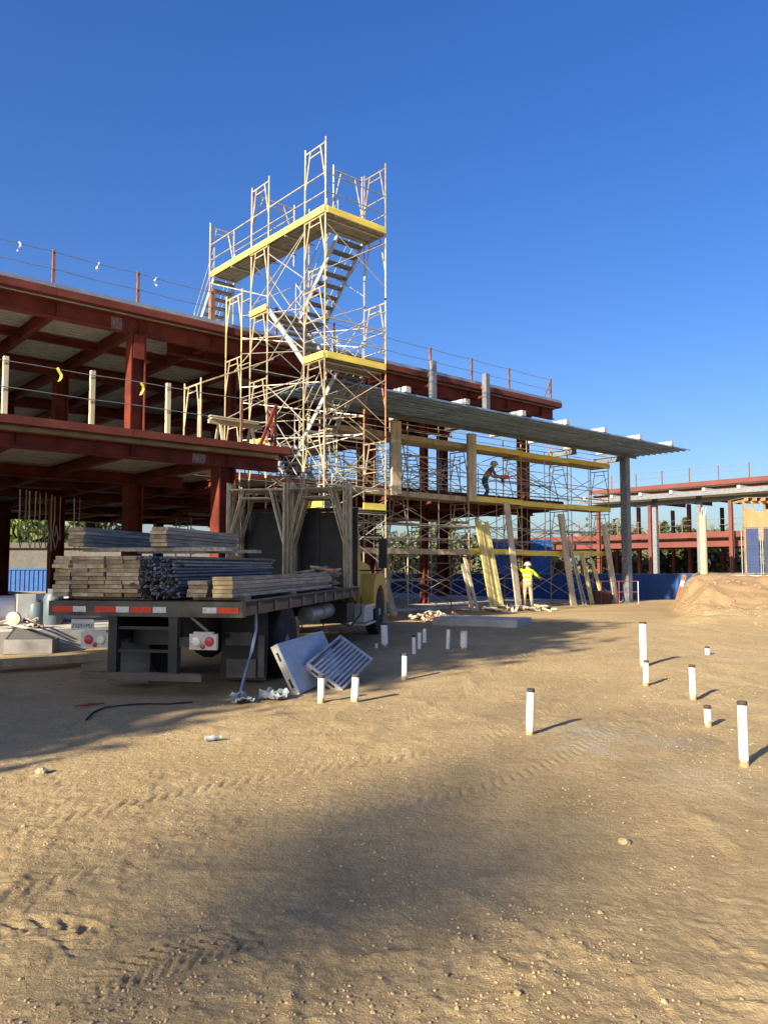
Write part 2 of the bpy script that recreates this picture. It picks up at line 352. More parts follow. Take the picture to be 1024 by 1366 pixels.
    for px, py, rad in ((2.0, 7.45, .55), (2.55, 7.1, .4), (1.75, 6.75, .35)):
        vd = N.new('ShaderNodeVectorMath'); vd.operation = 'DISTANCE'; L.new(geo.outputs['Position'], vd.inputs[0]); vd.inputs[1].default_value = (px, py, 0)
        nn = noise(5, 4); ad = N.new('ShaderNodeMath'); ad.operation = 'MULTIPLY_ADD'; L.new(nn.outputs[0], ad.inputs[0]); ad.inputs[1].default_value = 1.1; L.new(vd.outputs['Value'], ad.inputs[2])
        mr = N.new('ShaderNodeMapRange'); L.new(ad.outputs[0], mr.inputs[0]); mr.inputs[1].default_value = .5; mr.inputs[2].default_value = rad + .55; mr.inputs[3].default_value = .38; mr.inputs[4].default_value = 0
        gb = N.new('ShaderNodeRGB'); gb.outputs[0].default_value = (.36, .36, .34, 1); c = mix(c, gb.outputs[0], mr.outputs[0])
    L.new(c, b.inputs['Base Color'])
    nb = noise(70, 8, .7); nb2 = noise(14, 6, .65); ma = N.new('ShaderNodeMath'); ma.operation = 'MULTIPLY_ADD'; L.new(nb2.outputs[0], ma.inputs[0]); ma.inputs[1].default_value = 2.0; L.new(nb.outputs[0], ma.inputs[2])
    bp = N.new('ShaderNodeBump'); bp.inputs['Strength'].default_value = 0.9; bp.inputs['Distance'].default_value = 0.012; L.new(ma.outputs[0], bp.inputs['Height']); L.new(bp.outputs[0], b.inputs['Normal'])
    me.materials.append(m); MATS['dirt'] = m
    o = bpy.data.objects.new('ground', me); COL.objects.link(o); tag(o, kind='structure'); return X, Y, Z
GX, GY, GZ = make_ground()
def surf(x, y):                  # height of the built ground sheet
    j = int(np.searchsorted(GX[0], x)); i = int(np.searchsorted(GY[:, 0], y)); i = min(max(i, 1), GY.shape[0] - 1); j = min(max(j, 1), GX.shape[1] - 1)
    x0, x1 = GX[0, j-1], GX[0, j]; y0, y1 = GY[i-1, 0], GY[i, 0]; a = (x - x0) / (x1 - x0); b_ = (y - y0) / (y1 - y0)
    return float((GZ[i-1, j-1] * (1-a) + GZ[i-1, j] * a) * (1-b_) + (GZ[i, j-1] * (1-a) + GZ[i, j] * a) * b_)
def make_clods():
    rs = np.random.RandomState(4)
    ico = [(0,0,1),(.894,0,.447),(.276,.851,.447),(-.724,.526,.447),(-.724,-.526,.447),(.276,-.851,.447),(.724,.526,-.447),(-.276,.851,-.447),(-.894,0,-.447),(-.276,-.851,-.447),(.724,-.526,-.447),(0,0,-1)]
    fi = [(0,1,2),(0,2,3),(0,3,4),(0,4,5),(0,5,1),(1,6,2),(2,7,3),(3,8,4),(4,9,5),(5,10,1),(2,6,7),(3,7,8),(4,8,9),(5,9,10),(1,10,6),(6,11,7),(7,11,8),(8,11,9),(9,11,10),(10,11,6)]
    def vn(x, y): return .6 * float(vnoise(np.array([x * 1.4]), np.array([y * .9]), 5)[0]) + .4 * float(vnoise(np.array([x * 5]), np.array([y * 4]), 8)[0])
    ico = np.array(ico); V = []; F = []; n = 0
    while n < 10000:
        y = 2.3 + 16 * rs.rand() ** 2.2; x = (rs.rand() - .5) * 1.35 * y
        if vn(x, y) < .36 + .3 * rs.rand(): continue
        r = .003 + .0065 * rs.rand() ** 3 + (0.012 * rs.rand() if rs.rand() < .006 else 0)
        k = ico * (1 + .45 * (rs.rand(12, 1) - .5)) * r * np.array([1, .8 + .4 * rs.rand(), .7])
        t = rs.rand() * 6.28; R = np.array([[math.cos(t), -math.sin(t), 0], [math.sin(t), math.cos(t), 0], [0, 0, 1]])
        V.append(k @ R.T + np.array([x, y, surf(x, y) + r * .25])); F += [tuple(i + 12 * n for i in f) for f in fi]; n += 1
    me = bpy.data.meshes.new('dirt_clods'); me.from_pydata(np.concatenate(V).tolist(), [], F)
    me.materials.append(mat('clod', (.40, .29, .16), .95, var=.5, scale=9)); o = bpy.data.objects.new('dirt_clods', me); COL.objects.link(o)
    tag(o, 'small crumbs of dry tan soil and gravel strewn over the bare ground', 'gravel', kind='stuff')
make_clods()
def mound_clods():
    rs = random.Random(8); mb = MB(); n = 0
    while n < 900:
        x = rs.uniform(9.5, 17); y = rs.uniform(19, 29.5)
        if float(base_z(x, y)) < .06 or (rs.random() > .35 and y < 23): continue
        r = .015 + .07 * rs.random() ** 3; c = len(mb.v); mb.lathe([(r * .3, -r * .6), (r, -r * .2), (r * .8, r * .4), (r * .2, r * .65)], 6)
        z = surf(x, y); mb.v[c:] = [(a * rs.uniform(.7, 1.3) + x, b * rs.uniform(.7, 1.3) + y, d + z) for a, b, d in mb.v[c:]]; n += 1
    o = mb.build('soil_clods', mat('mound_clod', (.26, .165, .095), .95, var=.4, scale=4)); tag(o, 'loose reddish soil clods spread over the cut slope of the mound', 'soil', kind='stuff')
mound_clods()
def rock(p, r, label, m, seed=0, name='rock', cat='rock', group=None, flat=.6):
    rs = random.Random(seed); mb = MB(); n = 9; prof = []
    for j in range(7):
        t = math.pi * j / 6; prof.append((max(.02, math.sin(t)) * r, -math.cos(t) * r * flat))
    mb.lathe(prof, n); mb.v = [(a * (1 + .5 * (rs.random() - .5)), b * (1 + .5 * (rs.random() - .5)), c * (1 + .4 * (rs.random() - .5))) for a, b, c in mb.v]
    o = mb.build(name, m, None, (p.x, p.y, surf(p.x, p.y) + r * flat * .55)); return tag(o, label, cat, group)
# ------------------------------------------------------------------ the steel building
def s_at(u, v, q):
    F = Vector((0, math.cos(PITCH), math.sin(PITCH))); U = Vector((0, -math.sin(PITCH), math.cos(PITCH)))
    d = F + Vector((1, 0, 0)) * ((u - 512) / FPX) + U * ((683 - v) / FPX); t = q / d.dot(D2); return (d * t).dot(D1)
S0, S1, QB = -24.0, 28.5, 43.0
bld = sqthing('steel_frame_building', 'two storey unfinished building frame of red primed steel columns and beams', 'building', 8.9, 21.1, 0)
def deck_mesh(length, panelw=0.8, ribs=3, h=0.10):
    mb = MB(); prof = []; p = panelw / ribs
    for i in range(ribs): prof += [(i*p, 0), (i*p + p*.42, 0), (i*p + p*.5, h), (i*p + p*.92, h)]
    prof.append((panelw, 0)); n = len(prof)
    vs = [(0, a, b) for a, b in prof] + [(length, a, b) for a, b in prof]
    mb.add(vs, [(i, i + 1, n + i + 1, n + i) for i in range(n - 1)]); return mb.mesh('deck_panel', DECK, False, False)
def deck(parent, s0, s1, q0, q1, z):
    me = deck_mesh(s1 - s0); q = q0
    while q + .8 <= q1 + .01: link('deck_panel', me, parent, (s0, q, z)); q += .8
def ib(name, p, q, h, wd, m=RED, parent=bld, up=(0, 0, 1), tf=.022, tw=.016): return MB().ibeam(p, q, h, wd, tf, tw, up).build(name, m, parent)
def bx(name, x0, x1, y0, y1, z0, z1, m, parent): return MB().box(x0, x1, y0, y1, z0, z1).build(name, m, parent)
def storey(zt, parts):               # zt: top of slab
    for (s0, s1, q0, q1) in parts:
        deck(bld, s0 + .05, s1 - .05, q0 + .25, q1 - .2, zt - .215)
        bx('slab', s0 + .08, s1 - .08, q0 + .12, q1, zt - .110, zt + .0, CONC, bld)
storey(8.93, [(S0, S1, 20.6, QB)])
storey(4.43, [(S0, 10.42, 15.5, 20.9), (S0, S1, 20.9, QB)])
def edge(s0, s1, q, z0, z1, seg=6.1):
    s = s0
    while s < s1 - .3:
        e = min(s + seg, s1); MB().box(s + .006, e - .006, q - .05, q, z0, z1).box(s + .006, e - .006, q - .0, q + .16, z0, z0 + .02).build('edge_plate', EDGE, bld); s = e
edge(S0, S1, 20.62, 8.71, 8.91); edge(S0, 10.46, 15.52, 4.30, 4.46); edge(10.5, S1, 20.62, 4.30, 4.46)
s = S0
while s < S1 - .2:
    bx('flashing', s + .004, min(s + 3.05, S1) - .004, 20.60, 20.70, 8.915, 9.03, FLASH, bld); s += 3.05
for q0, q1, z0, z1, ss in ((15.5, 20.55, 4.30, 4.46, 10.46), (20.68, QB, 4.30, 4.46, S1), (20.68, QB, 8.71, 8.91, S1)): bx('edge_plate', ss, ss + .05, q0, q1, z0, z1, EDGE, bld)
BE = [-23.51 + 2.32 * k for k in range(23)]
def stiff(s, q, zc, h, wd):           # a pair of web plates on a girder
    for e in (-1, 1): slab_part('stiffener_plate', s - .008, s + .008, q + (.012 if e > 0 else -wd / 2 + .004), q + (wd / 2 - .004 if e > 0 else -.012), zc - h / 2 + .023, zc + h / 2 - .023, RED, bld)
for zt, rows in ((8.70, ((21.1, S0, S1), (22.3, 10.4, S1), (24.3, S0, S1), (27.5, S0, S1), (34, S0, S1), (40.5, S0, S1))), (4.205, ((15.95, S0, 10.4), (21.1, S0, 10.4), (22.3, 10.4, S1), (24.3, S0, S1), (27.5, S0, S1), (34, S0, S1), (40.5, S0, S1)))):
    for q, a, b in rows:
        main = q != 24.3; h = (.46 if zt > 5 else .30) if main else .24
        ib('girder', (a, q, zt - h / 2), (b, q, zt - h / 2), h, .26 if main else .17)
        if q in (15.95, 21.1, 22.3):
            for s in BE:
                if a < s < b: stiff(s, q, zt - h / 2, h, .26)
BZR, BZF = 8.52, 4.08
for s in BE:
    if s > 10:
        for z in (BZR, BZF): ib('cantilever_beam', (s, 21.24 if z > 5 else 20.66, z), (s, 22.15, z), .34 if z > 5 else .24, .19, tf=.018, tw=.012)
    fq = 21.25 if s < 10 else 22.45
    for q0, q1, z in ((fq, 27.35, BZR), (27.65, 33.85, BZR), (34.15, 42.8, BZR), (fq, 27.35, BZF), (27.65, 33.85, BZF), (34.15, 42.8, BZF)) + (((16.1, 20.95, BZF),) if s < 10 else ()):
        ib('floor_beam' if z < 5 else 'roof_beam', (s, q0, z), (s, q1, z), .34 if z > 5 else .24, .19, tf=.018, tw=.012)
def column(s, q, z0, z1, d=.44, f=.40, m=RED):
    c = ib('column', (s, q, z0), (s, q, z1), d, f, m, up=(1, 0, 0), tf=.035, tw=.022)
    g = ORG[bld.name]; MB().box(s - d * .75, s + d * .75, q - f * .75, q + f * .75, z0 - .002, z0 + .03).build('base_plate', RED, c).location = (0, 0, 0)
    return c
SR = s_at(697, 600, 22.3)
for s in (-17.5, -8.7, .1, 8.9, 18.6, SR):
    z0 = .42 if s < 10 else .1
    for q in (21.1 if s < 10 else 22.3, 27.5, 34, 40.5):
        column(s, q, z0, 3.905); column(s, q, 4.44, 8.24)
    if s < 10: column(s, 15.95, .42, 3.905)
for s in (s_at(308, 530, 22.3), s_at(565, 600, 22.3)): column(s, 22.3, .1, 3.905, .26, .25); column(s, 22.3, 4.44, 8.24, .26, .25)
# brackets on the roof columns
for s, q in ((8.9, 20.88), (SR, 22.08)): bx('splice_plate', s - .16, s + .16, q, q + .02, 7.5, 8.2, RED, bld)
for u0, u1 in ((577, 648),):
    for u in (577, 648):
        s = s_at(u, 505, 20.3); MB().box(s - .11, s + .11, 20.2, 20.42, 7.75, 9.3).build('canopy_hanger', GALV, bld)
        MB().box(s - .03, s + .03, 20.42, 20.57, 8.74, 8.86).box(s - .03, s + .03, 20.42, 22.1, 8.36, 8.46).build('hanger_bracket', RED, bld)
BARE = mat('ground_bare_steel', (.22, .20, .18), .5, metal=.4, var=.6, scale=5, col2=(.09, .03, .025), stretch=(6, 1, 2), detail=8)
for s, q, z in ((8.35, 21.1, 8.47), (8.3, 15.95, 4.055), (.0 - .5, 21.1, 8.47)):
    bx('bare_patch', s - .2, s + .12, q - .0125, q - .0095, z - (.18 if z > 5 else .11), z + (.17 if z > 5 else .10), BARE, bld)
bolt = MB().lathe([(.022, 0), (.022, -.02), (.004, -.024)], 6, 'y').mesh('bolt', mat('bolt_steel', (.07, .03, .025), .5, metal=.3))
for s, q, z in ((8.62, 21.1, 8.47), (9.18, 21.1, 8.47), (8.62, 15.95, 4.055), (9.18, 15.95, 4.055), (5.9, 15.95, 4.055), (3.6, 15.95, 4.055)):
    for k in range(4):
        for dx in (0, .08): link('bolt', bolt, bld, (s + dx - .04, q - .0098, z - .09 + .06 * k))
gs = sqthing('concrete_floor_slab', 'low pale concrete floor slab under the steel building beside the truck', 'floor slab', 2, 15.3, 0)
MB().prism([(15.25, -.3), (20.2, -.3), (20.2, .42), (15.27, .42), (15.25, .40)], S0 - 4, 10.6).build('slab', CONC, gs)
MB().box(S0 - 4, S1 + .3, 20.2, QB, -.75, .10).box(S0 - 4, 10.6, 20.2, QB, .10, .42).build('slab', CONC, gs)
# railings
rl = sqthing('roof_safety_railing', 'thin cable railing with rusty posts along the roof edge', 'railing', 8.83, 20.9, 8.93)
RUSTP = mat('rusty_post', (.16, .075, .05), .8, objvar=.2)
ps = [6.49 + 2.34 * k for k in range(-10, 9)] + [28.1]
for s in ps: slab_part('post', s - .035, s + .035, 20.86, 20.93, 8.94, 10.03, RUSTP, rl)
rod('post', (27.55, 20.9, 8.95), (28.05, 20.9, 9.85), .03, RUSTP, rl)
STEELW = mat('steel_wire', (.20, .20, .21), .5, metal=.5)
for z in (9.97, 9.5):
    mb = MB(); pts = []
    for a, b in zip(ps[:-1], ps[1:]):
        for t in (0, .25, .5, .75): pts.append((a + (b - a) * t, 20.85, z - .06 * t * (1 - t) * 4 * .5))
    pts.append((28.1, 20.85, z)); mb.path(pts, .011, 5).build('cable', STEELW, rl)
def flag(s, q, z, m, parent, seed):
    rs = random.Random(seed); mb = MB(); vs = []
    for i in range(5):
        for j in (0, 1): vs.append((s + .05 * j + .04 * math.sin(i * 1.3 + seed), q - .02 * i * rs.random(), z - i * .07 + .03 * j))
    mb.add(vs, [(2*i, 2*i+1, 2*i+3, 2*i+2) for i in range(4)]); return mb.build('flag', m, parent)
FLW = mat('white_ribbon', (.75, .75, .72), .6); FLY = mat('yellow_ribbon', (.70, .68, .10), .6)
for i, (u, v) in enumerate(((24, 324), (129, 349), (206, 373))): flag(s_at(u, v, 20.84), 20.83, 9.97, FLW, rl, i)
fr = sqthing('floor_edge_railing', 'cable railing on pale timber posts along the second floor edge', 'railing', 8, 15.7, 4.45)
ps2 = [s_at(7, 515, 15.75), s_at(123, 530, 15.75)]; dd = ps2[1] - ps2[0]
ps2 = [ps2[0] - 3 * dd, ps2[0] - 2 * dd, ps2[0] - dd] + ps2 + [ps2[1] + dd]
for s in ps2: slab_part('post', s - .045, s + .045, 15.7, 15.79, 4.44, 5.62, PALE, fr)
for z in (5.53, 5.02): MB().path([(ps2[0] + (10.2 - ps2[0]) * t / 12, 15.68, z - .02 * math.sin(t * 2.0) ** 2) for t in range(13)], .010, 5).build('cable', GALV, fr)
flag(s_at(78, 492, 15.65), 15.66, 5.53, FLY, fr, 11); flag(s_at(188, 512, 15.65), 15.66, 5.5, FLY, fr, 12)
# ------------------------------------------------------------------ canopy
CZT = 6.75; Q0, Q1, CS0, CS1 = 16.55, 19.1, 12.5, 32.3
cp = sqthing('steel_canopy', 'flat canopy of ribbed galvanised deck with beams along the facade', 'canopy', 30.8, 18.9, 0)
CDK = mat('canopy_deck', (.20, .28, .40), .42, metal=.4, var=.25, scale=3, objvar=.12)
pw = (Q1 - Q0) / 9
pan = MB().prism([(0, -.055), (.012, -.055), (.012, -.012), (pw - .04, -.012), (pw - .04, -.055), (pw - .028, -.055), (pw - .028, 0), (0, 0)], 0, CS1 - CS0).mesh('deck_pan', CDK)
for k in range(9): link('deck_pan', pan, cp, (CS0, Q0 + pw * k, CZT - .025))
for (u, v) in ((543, 520), (622, 537), (697, 551), (756, 562), (806, 572), (853, 581), (895, 588)):
    s = s_at(u, v, Q0); bx('canopy_beam', s - .1, s + .1, Q0 - .05, 20.2, CZT - .015, CZT + .16, mat('white_primer_beam', (.38, .38, .37), .5), cp)
MB().ibeam((CS0 + 2, 18.85, CZT - .19), (CS1 - .6, 18.85, CZT - .19), .12, .12).build('canopy_girder', GALV, cp)
for s in (27.2, 30.6): MB().ibeam((s, 18.95, CZT - .33), (s, 20.4, CZT - .33), .24, .14).build('cross_member', GALV, cp)
pc = MB().box(30.64, 30.96, 18.74, 19.06, .02, CZT - .26).build('canopy_post', GALV, cp)
MB().box(30.5, 31.1, 18.6, 19.2, .0, .03).build('base_plate', GALV, pc).location = (0, 0, 0)
MB().box(30.56, 31.04, 18.66, 19.14, CZT - .2595, CZT - .256).build('cap_plate', GALV, pc).location = (0, 0, 0)
for s, nm in ((17.0, 'timber'), (20.72, 'timber')): pass
# ------------------------------------------------------------------ scaffolding
FC = {}
def frame_mesh(wd, h, m, r=.0215):
    k = (wd, h, m.name)
    if k in FC: return FC[k]
    mb = MB()
    for y in (0, wd): mb.tube((0, y, 0), (0, y, h + .07), r)
    mb.tube((0, 0, h - .07), (0, wd, h - .07), r); a = .26 * wd; z2 = h - .24 if h > 1.2 else h - .16
    mb.tube((0, a, z2), (0, wd - a, z2), r * .8)
    lo = h * .44
    mb.tube((0, a, h - .07), (0, .012, lo), r * .85); mb.tube((0, wd - a, h - .07), (0, wd - .012, lo), r * .85)
    FC[k] = mb.mesh('scaffold_frame', m, True); return FC[k]
def frame(parent, s, q, z, wd=.914, h=1.905, m=None, rot=0.0):
    m = m or rnd.choice((TUBE, TUBE, TUBE, TUBEY, TUBE, TUBER if rnd.random() < .4 else TUBE))
    return link('scaffold_frame', frame_mesh(wd, h, m), parent, (s, q, z), (0, 0, rot))
def xbrace(parent, a, b, z0, z1, m=None):
    for p, q in (((*a, z0), (*b, z1)), ((*a, z1), (*b, z0))): rod('cross_brace', p, q, .0135, m or rnd.choice((TUBE, TUBEG, TUBEG)), parent, 5)
def rail(parent, p, q, m=None, r=.017): rod('guard_rail', p, q, r, m or rnd.choice((TUBE, TUBEG)), parent, 6)
def planks_s(parent, s0, s1, q0, q1, z, m=WOOD, n=4):
    wd = (q1 - q0) / n
    for i in range(n): slab_part('plank', s0, s1, q0 + i * wd + .006, q0 + (i + 1) * wd - .006, z - .05, z, m, parent)
def planks_q(parent, s0, s1, q0, q1, z, m=WOOD, n=3):
    wd = (s1 - s0) / n
    for i in range(n): slab_part('plank', s0 + i * wd + .006, s0 + (i + 1) * wd - .006, q0, q1, z - .05, z, m, parent)
TS0, TS1 = 11.48, 13.53; LIFT = 1.905; TOP = 12.65
st = sqthing('stair_tower_scaffold', 'tall cream scaffold stair tower with yellow toe boards reaching over the roof', 'scaffold', 12.5, 16, 0)
for s in (TS0, TS1):
    for k in range(6): frame(st, s, 15.5, TOP - LIFT * (k + 1))
    frame(st, s, 15.5, .22, h=1.0)
    for k in range(6 if s == TS0 else 6): frame(st, s, 18.2, TOP - LIFT * (k + 1))
    frame(st, s, 18.2, .22, h=1.0)
    for q in (15.5, 16.414, 18.2, 19.114):
        jk = MB().tube((s, q, .03), (s, q, .3), .016).box(s - .08, s + .08, q - .08, q + .08, .0, .03); jk.build('base_jack', TUBEG, st)
for k in range(5): frame(st, TS0, 19.62, 9.75 - LIFT * (k + 1), m=TUBEY if k == 0 else None)
for k in range(5): rail(st, (TS0, 19.114, 9.4 - LIFT * k), (TS0, 19.62, 9.4 - LIFT * k))
for k in range(7):
    zt = TOP - LIFT * k
    if k > 0:
        for q in (15.5, 19.114): xbrace(st, (TS0, q), (TS1, q), zt - 1.55, zt - .3)
    for s in (TS0, TS1):
        if k > 0: xbrace(st, (s, 16.414), (s, 18.2), zt - 1.55, zt - .3)
for zp in (10.72, 6.91, 3.1):          # front landings and their rails
    planks_s(st, TS0 + .02, TS1 - .02, 15.53, 16.40, zp + .02, m=mat('scaffold_deck_wood', (.24, .215, .175), .85, objvar=.2, var=.35))
    slab_part('toe_board', TS0 + (.03 if zp > 4 else 1.25), TS1 - .03, 15.44, 15.475, zp - .02, zp + .15, YEL, st)
    slab_part('toe_board', TS0 - .06, TS0 - .025, 15.50, 16.40, zp - .02, zp + .15, YEL, st)
    for q in (15.7, 16.2): rod('bearer', (TS0, q, zp - .06), (TS1, q, zp - .06), .024, TUBEG, st)
    for z in (.55, 1.05):
        rail(st, (TS0, 15.5, zp + z), (TS1, 15.5, zp + z))
        rail(st, (TS1, 15.5, zp + z), (TS1, 16.414, zp + z)); rail(st, (TS0, 15.5, zp + z), (TS0, 16.414, zp + z))
ZT = 10.74
planks_q(st, TS0 + .02, TS0 + .80, 16.42, 21.45, ZT, m=MATS['scaffold_deck_wood'])
slab_part('toe_board', TS0 - .06, TS0 - .025, 16.42, 21.45, ZT - .04, ZT + .14, YEL, st)
for q in (17.3, 18.2, 19.1, 20.2, 21.3): rod('bearer', (TS0 - .05, q, ZT - .085), (TS0 + .95, q, ZT - .085), .024, TUBEG, st)
for z in (.55, 1.05): rail(st, (TS0, 16.414, ZT + z), (TS0, 21.6, ZT + z)); rail(st, (TS0 + .85, 18.2, ZT + z), (TS0 + .85, 21.6, ZT + z))
rail(st, (TS0, 18.2, 9.2), (TS0, 21.6, 10.55)); rail(st, (TS0, 16.4, 10.5), (TS0, 19.2, 9.0)); rail(st, (TS0, 16.4, 8.9), (TS0, 20.0, 7.4)); rail(st, (TS0, 15.9, 6.5), (TS0, 20.4, 6.05))
for s in (TS0, TS0 + .85):
    rod('upright', (s, 21.62, 8.95), (s, 21.62, 12.47), .0215, TUBE, st)
# cross-wise guard frames (turned a quarter)
for s, q, z, wd in ((TS0 + .98, 16.46, ZT + .02, 1.02), (TS0 + .02, 19.16, ZT + .02, 1.5)): link('guard_frame', frame_mesh(wd, 1.86, TUBE), st, (s, q, z), (0, 0, -math.pi / 2))
link('guard_frame', frame_mesh(.85, 1.7, TUBE), st, (TS0, 21.64, ZT + .02), (0, 0, -math.pi / 2))
slab_part('timber_packer', TS0 + .06, TS0 + .16, 21.55, 21.65, 8.95, 10.4, mat('brown_timber', (.22, .12, .06), .85), st)
def flight(parent, s0, s1, qa, za, qb, zb, n=8, side=True):
    for s in (s0, s1): MB().bar((s, qa, za - .03), (s, qb, zb - .03), .035, .14, (0, 0, 1)).build('stringer', ALUD, parent)
    dq = .25 if qb > qa else -.25
    for i in range(n):
        t = (i + .5) / n; q = qa + (qb - qa) * t; z = za + (zb - za) * t
        slab_part('tread', s0 + .03, s1 - .03, min(q - .115, q + .115), max(q - .115, q + .115), z - .02, z + .02, STEP, parent)
    if side:
        for s in (s0, s1):
            for e in (.5, .95): rod('hand_rail', (s, qa, za + e), (s, qb, zb + e), .014, TUBEG, parent, 5)
            for q, z in ((qa, za), (qb, zb)): rod('rail_post', (s, q, z), (s, q, z + .97), .014, TUBEG, parent, 5)
LM = (TS0 + TS1) / 2
for zl, zu in ((6.93, 10.74), (3.12, 6.93)):
    zm = (zl + zu) / 2
    flight(st, TS0 + .05, LM - .08, 16.42, zl, 18.2, zm); flight(st, LM + .08, TS1 - .05, 18.2, zm, 16.42, zu)
    planks_s(st, TS0 + .02, TS1 - .02, 18.24, 19.08, zm + .02, m=MATS['scaffold_deck_wood'])
    slab_part('toe_board', TS0 - .06, TS0 - .025, 18.22, 19.10, zm - .02, zm + .15, YEL, st)
flight(st, TS0 + .06, TS0 + .80, 21.47, 10.72, 22.75, 8.96, 8)
# a loose frame and a trestle on the second floor
t = sqthing('loose_scaffold_frame', 'single cream scaffold frame standing on the second floor edge', 'scaffold frame', 9.35, 18.0, 4.43)
link('frame', frame_mesh(.914, 1.98, TUBE), t, (9.35, 18.0, 4.44)); rod('tie_tube', (9.35, 18.0, 6.35), (11.3, 17.6, 7.25), .02, TUBE, t)
slab_part('timber_post', 9.36, 9.44, 18.1, 18.18, 4.44, 5.95, WOODY, t)
t = sqthing('timber_trestle', 'timber trestle carrying loose boards on the second floor', 'trestle', 9.6, 16.9, 4.43)
for a in (0, .9):
    for e in (-1, 1): MB().bar((9.3 + a, 16.9 + e * .25, 4.44), (9.3 + a, 16.9 + e * .04, 5.12), .07, .04).build('leg', WOODY, t)
MB().box(9.0, 10.5, 16.85, 16.95, 5.1, 5.2).build('top_rail', WOODY, t)
for i in range(4): slab_part('board', 8.9 + .13 * i, 10.3 + .05 * i, 16.6 + i * .16, 16.74 + i * .16, 5.205, 5.245, PALE, t)
t = sqthing('steel_rakers', 'pair of red raking braces with dark posts at the second floor corner', 'brace', 10.2, 15.8, 4.45)
for ds in (0, .35): MB().bar((9.75 + ds, 15.75, 4.46), (10.2 + ds * .3, 15.75 + ds, 5.5), .07, .07).build('brace', RED, t)
for ds in (-.9, .05): slab_part('post', 10.15 + ds, 10.2 + ds, 15.78, 15.83, 4.44, 5.55, RUSTP, t)
rs = random.Random(3)
t = sqthing('tube_pile', 'loose pile of long pale scaffold tubes lying on the second floor', 'tube pile', 8, 18.5, 4.43)
for i in range(16):
    a = 6.4 + rs.random() * 1.5; q = 18.4 + rs.random() * 1.3; z = 4.48 + .05 * (i % 5)
    rod('tube', (a, q, z), (a + 4.2, q + rs.uniform(-.5, .5), z + rs.uniform(0, .25)), .022, rs.choice((TUBE, TUBEG)), t)
# facade scaffold
fs = sqthing('facade_scaffold', 'long three level tube scaffold with plank decks under the canopy', 'scaffold', 24, 19.3, 0)
FSs = [30.0, 26.95, 23.9, 20.85, 17.8, 14.75]; FQ = 19.25; FQ2 = FQ + .914; FL = 1.95
for i, s in enumerate(FSs):
    for k in range(3): frame(fs, s, FQ, .06 + FL * k, h=FL - .001)
    for q in (FQ, FQ2):
        rod('upright', (s, q, 5.92), (s, q, 7.3 if q > FQ else 6.55), .0215, TUBER if i in (0, 1, 3) else TUBE, fs)
        MB().box(s - .09, s + .09, q - .09, q + .09, -.02, .03).tube((s, q, .03), (s, q, .1), .016).build('base_jack', TUBEG, fs)
for a, b in zip(FSs[1:], FSs[:-1]):
    for k in range(4):
        z = .06 + FL * k
        for q in (FQ, FQ2):
            if k < 3: xbrace(fs, (a, q), (b, q), z + .35, z + 1.55)
            for e in (.55, 1.05):
                if k > 0: rail(fs, (a, q, z + e), (b, q, z + e), r=.015)
    for k in (1, 2, 3):
        z = .06 + FL * k + .03; yl = a > 20
        planks_s(fs, a - .08, b + .08 - .006 * k, FQ + .03, FQ2 - .03, z + .02 + (.052 if FSs.index(a) % 2 else 0), m=WOOD, n=4)
        if yl: slab_part('toe_board', a - .05, b + .05, FQ - .065, FQ - .028, z - .03 + (.03 if FSs.index(a) % 2 else 0), z + .17 + (.03 if FSs.index(a) % 2 else 0), YEL, fs)
        else: slab_part('edge_board', a - .05, b + .05, FQ - .065, FQ - .028, z - .03, z + .15, WOODY, fs)
    rod('outrigger', (a + .6, FQ2, 4.4), (a + .6, FQ2 + .5, 6.4), .02, TUBEG, fs)
isf = sqthing('inner_scaffold', 'dark tube scaffold standing in the shade under the second floor', 'scaffold', 21, 25, .1)
for s in (13.2, 15.6, 18, 20.4, 22.8, 25.2):
    for k in range(2):
        for q in (23.2, 26.0): frame(isf, s, q, .12 + 1.6 * k, 1.2, 1.6, TUBEG)
for a in (13.2, 15.6, 18, 20.4, 22.8):
    for q in (23.2, 26.0):
        for k in range(2): xbrace(isf, (a, q), (a + 2.4, q), .4 + 1.6 * k, 1.4 + 1.6 * k, TUBEG)
        for z in (1.0, 1.72, 2.6): rail(isf, (a, q, z), (a + 2.4, q, z), TUBEG)
        slab_part('bearer', a, a + 2.38, q + .05, q + .25, 3.46, 3.56, WOODY, isf)
for s in (15.2, 17.6, 20.0, 22.4, 24.8):
    for q in (23.4, 25.6): frame(isf, s, q, 4.46, 1.2, 1.9, TUBEG)
    if s < 24:
        for q in (23.4, 24.6, 25.6):
            xbrace(isf, (s, q), (s + 2.4, q), 4.8, 6.0)
            for z in (4.9, 5.4, 6.25): rail(isf, (s, q, z), (s + 2.4, q, z))
for i in range(60):                       # extra ties and ledgers on the facade scaffold
    a = rnd.uniform(14.8, 26.5); z = rnd.choice((1.1, 2.5, 3.0, 4.5, 5.0, 5.6, 6.3)); q = rnd.choice((FQ, FQ2, FQ2 + .25)); L = rnd.uniform(2.2, 3.4)
    rod('ledger', (a, q - .03, z), (a + L, q - .03 + rnd.uniform(-.1, .1), z + rnd.choice((0, 0, .05, .9, -.9))), .015, rnd.choice((TUBE, TUBEG)), fs)
for s in (16.3, 19.3, 22.4, 25.4, 28.5):
    for q in (FQ, FQ2): rod('mid_post', (s, q, 1.95), (s, q, rnd.uniform(4.9, 7.0)), .017, rnd.choice((TUBE, TUBEG)), fs)
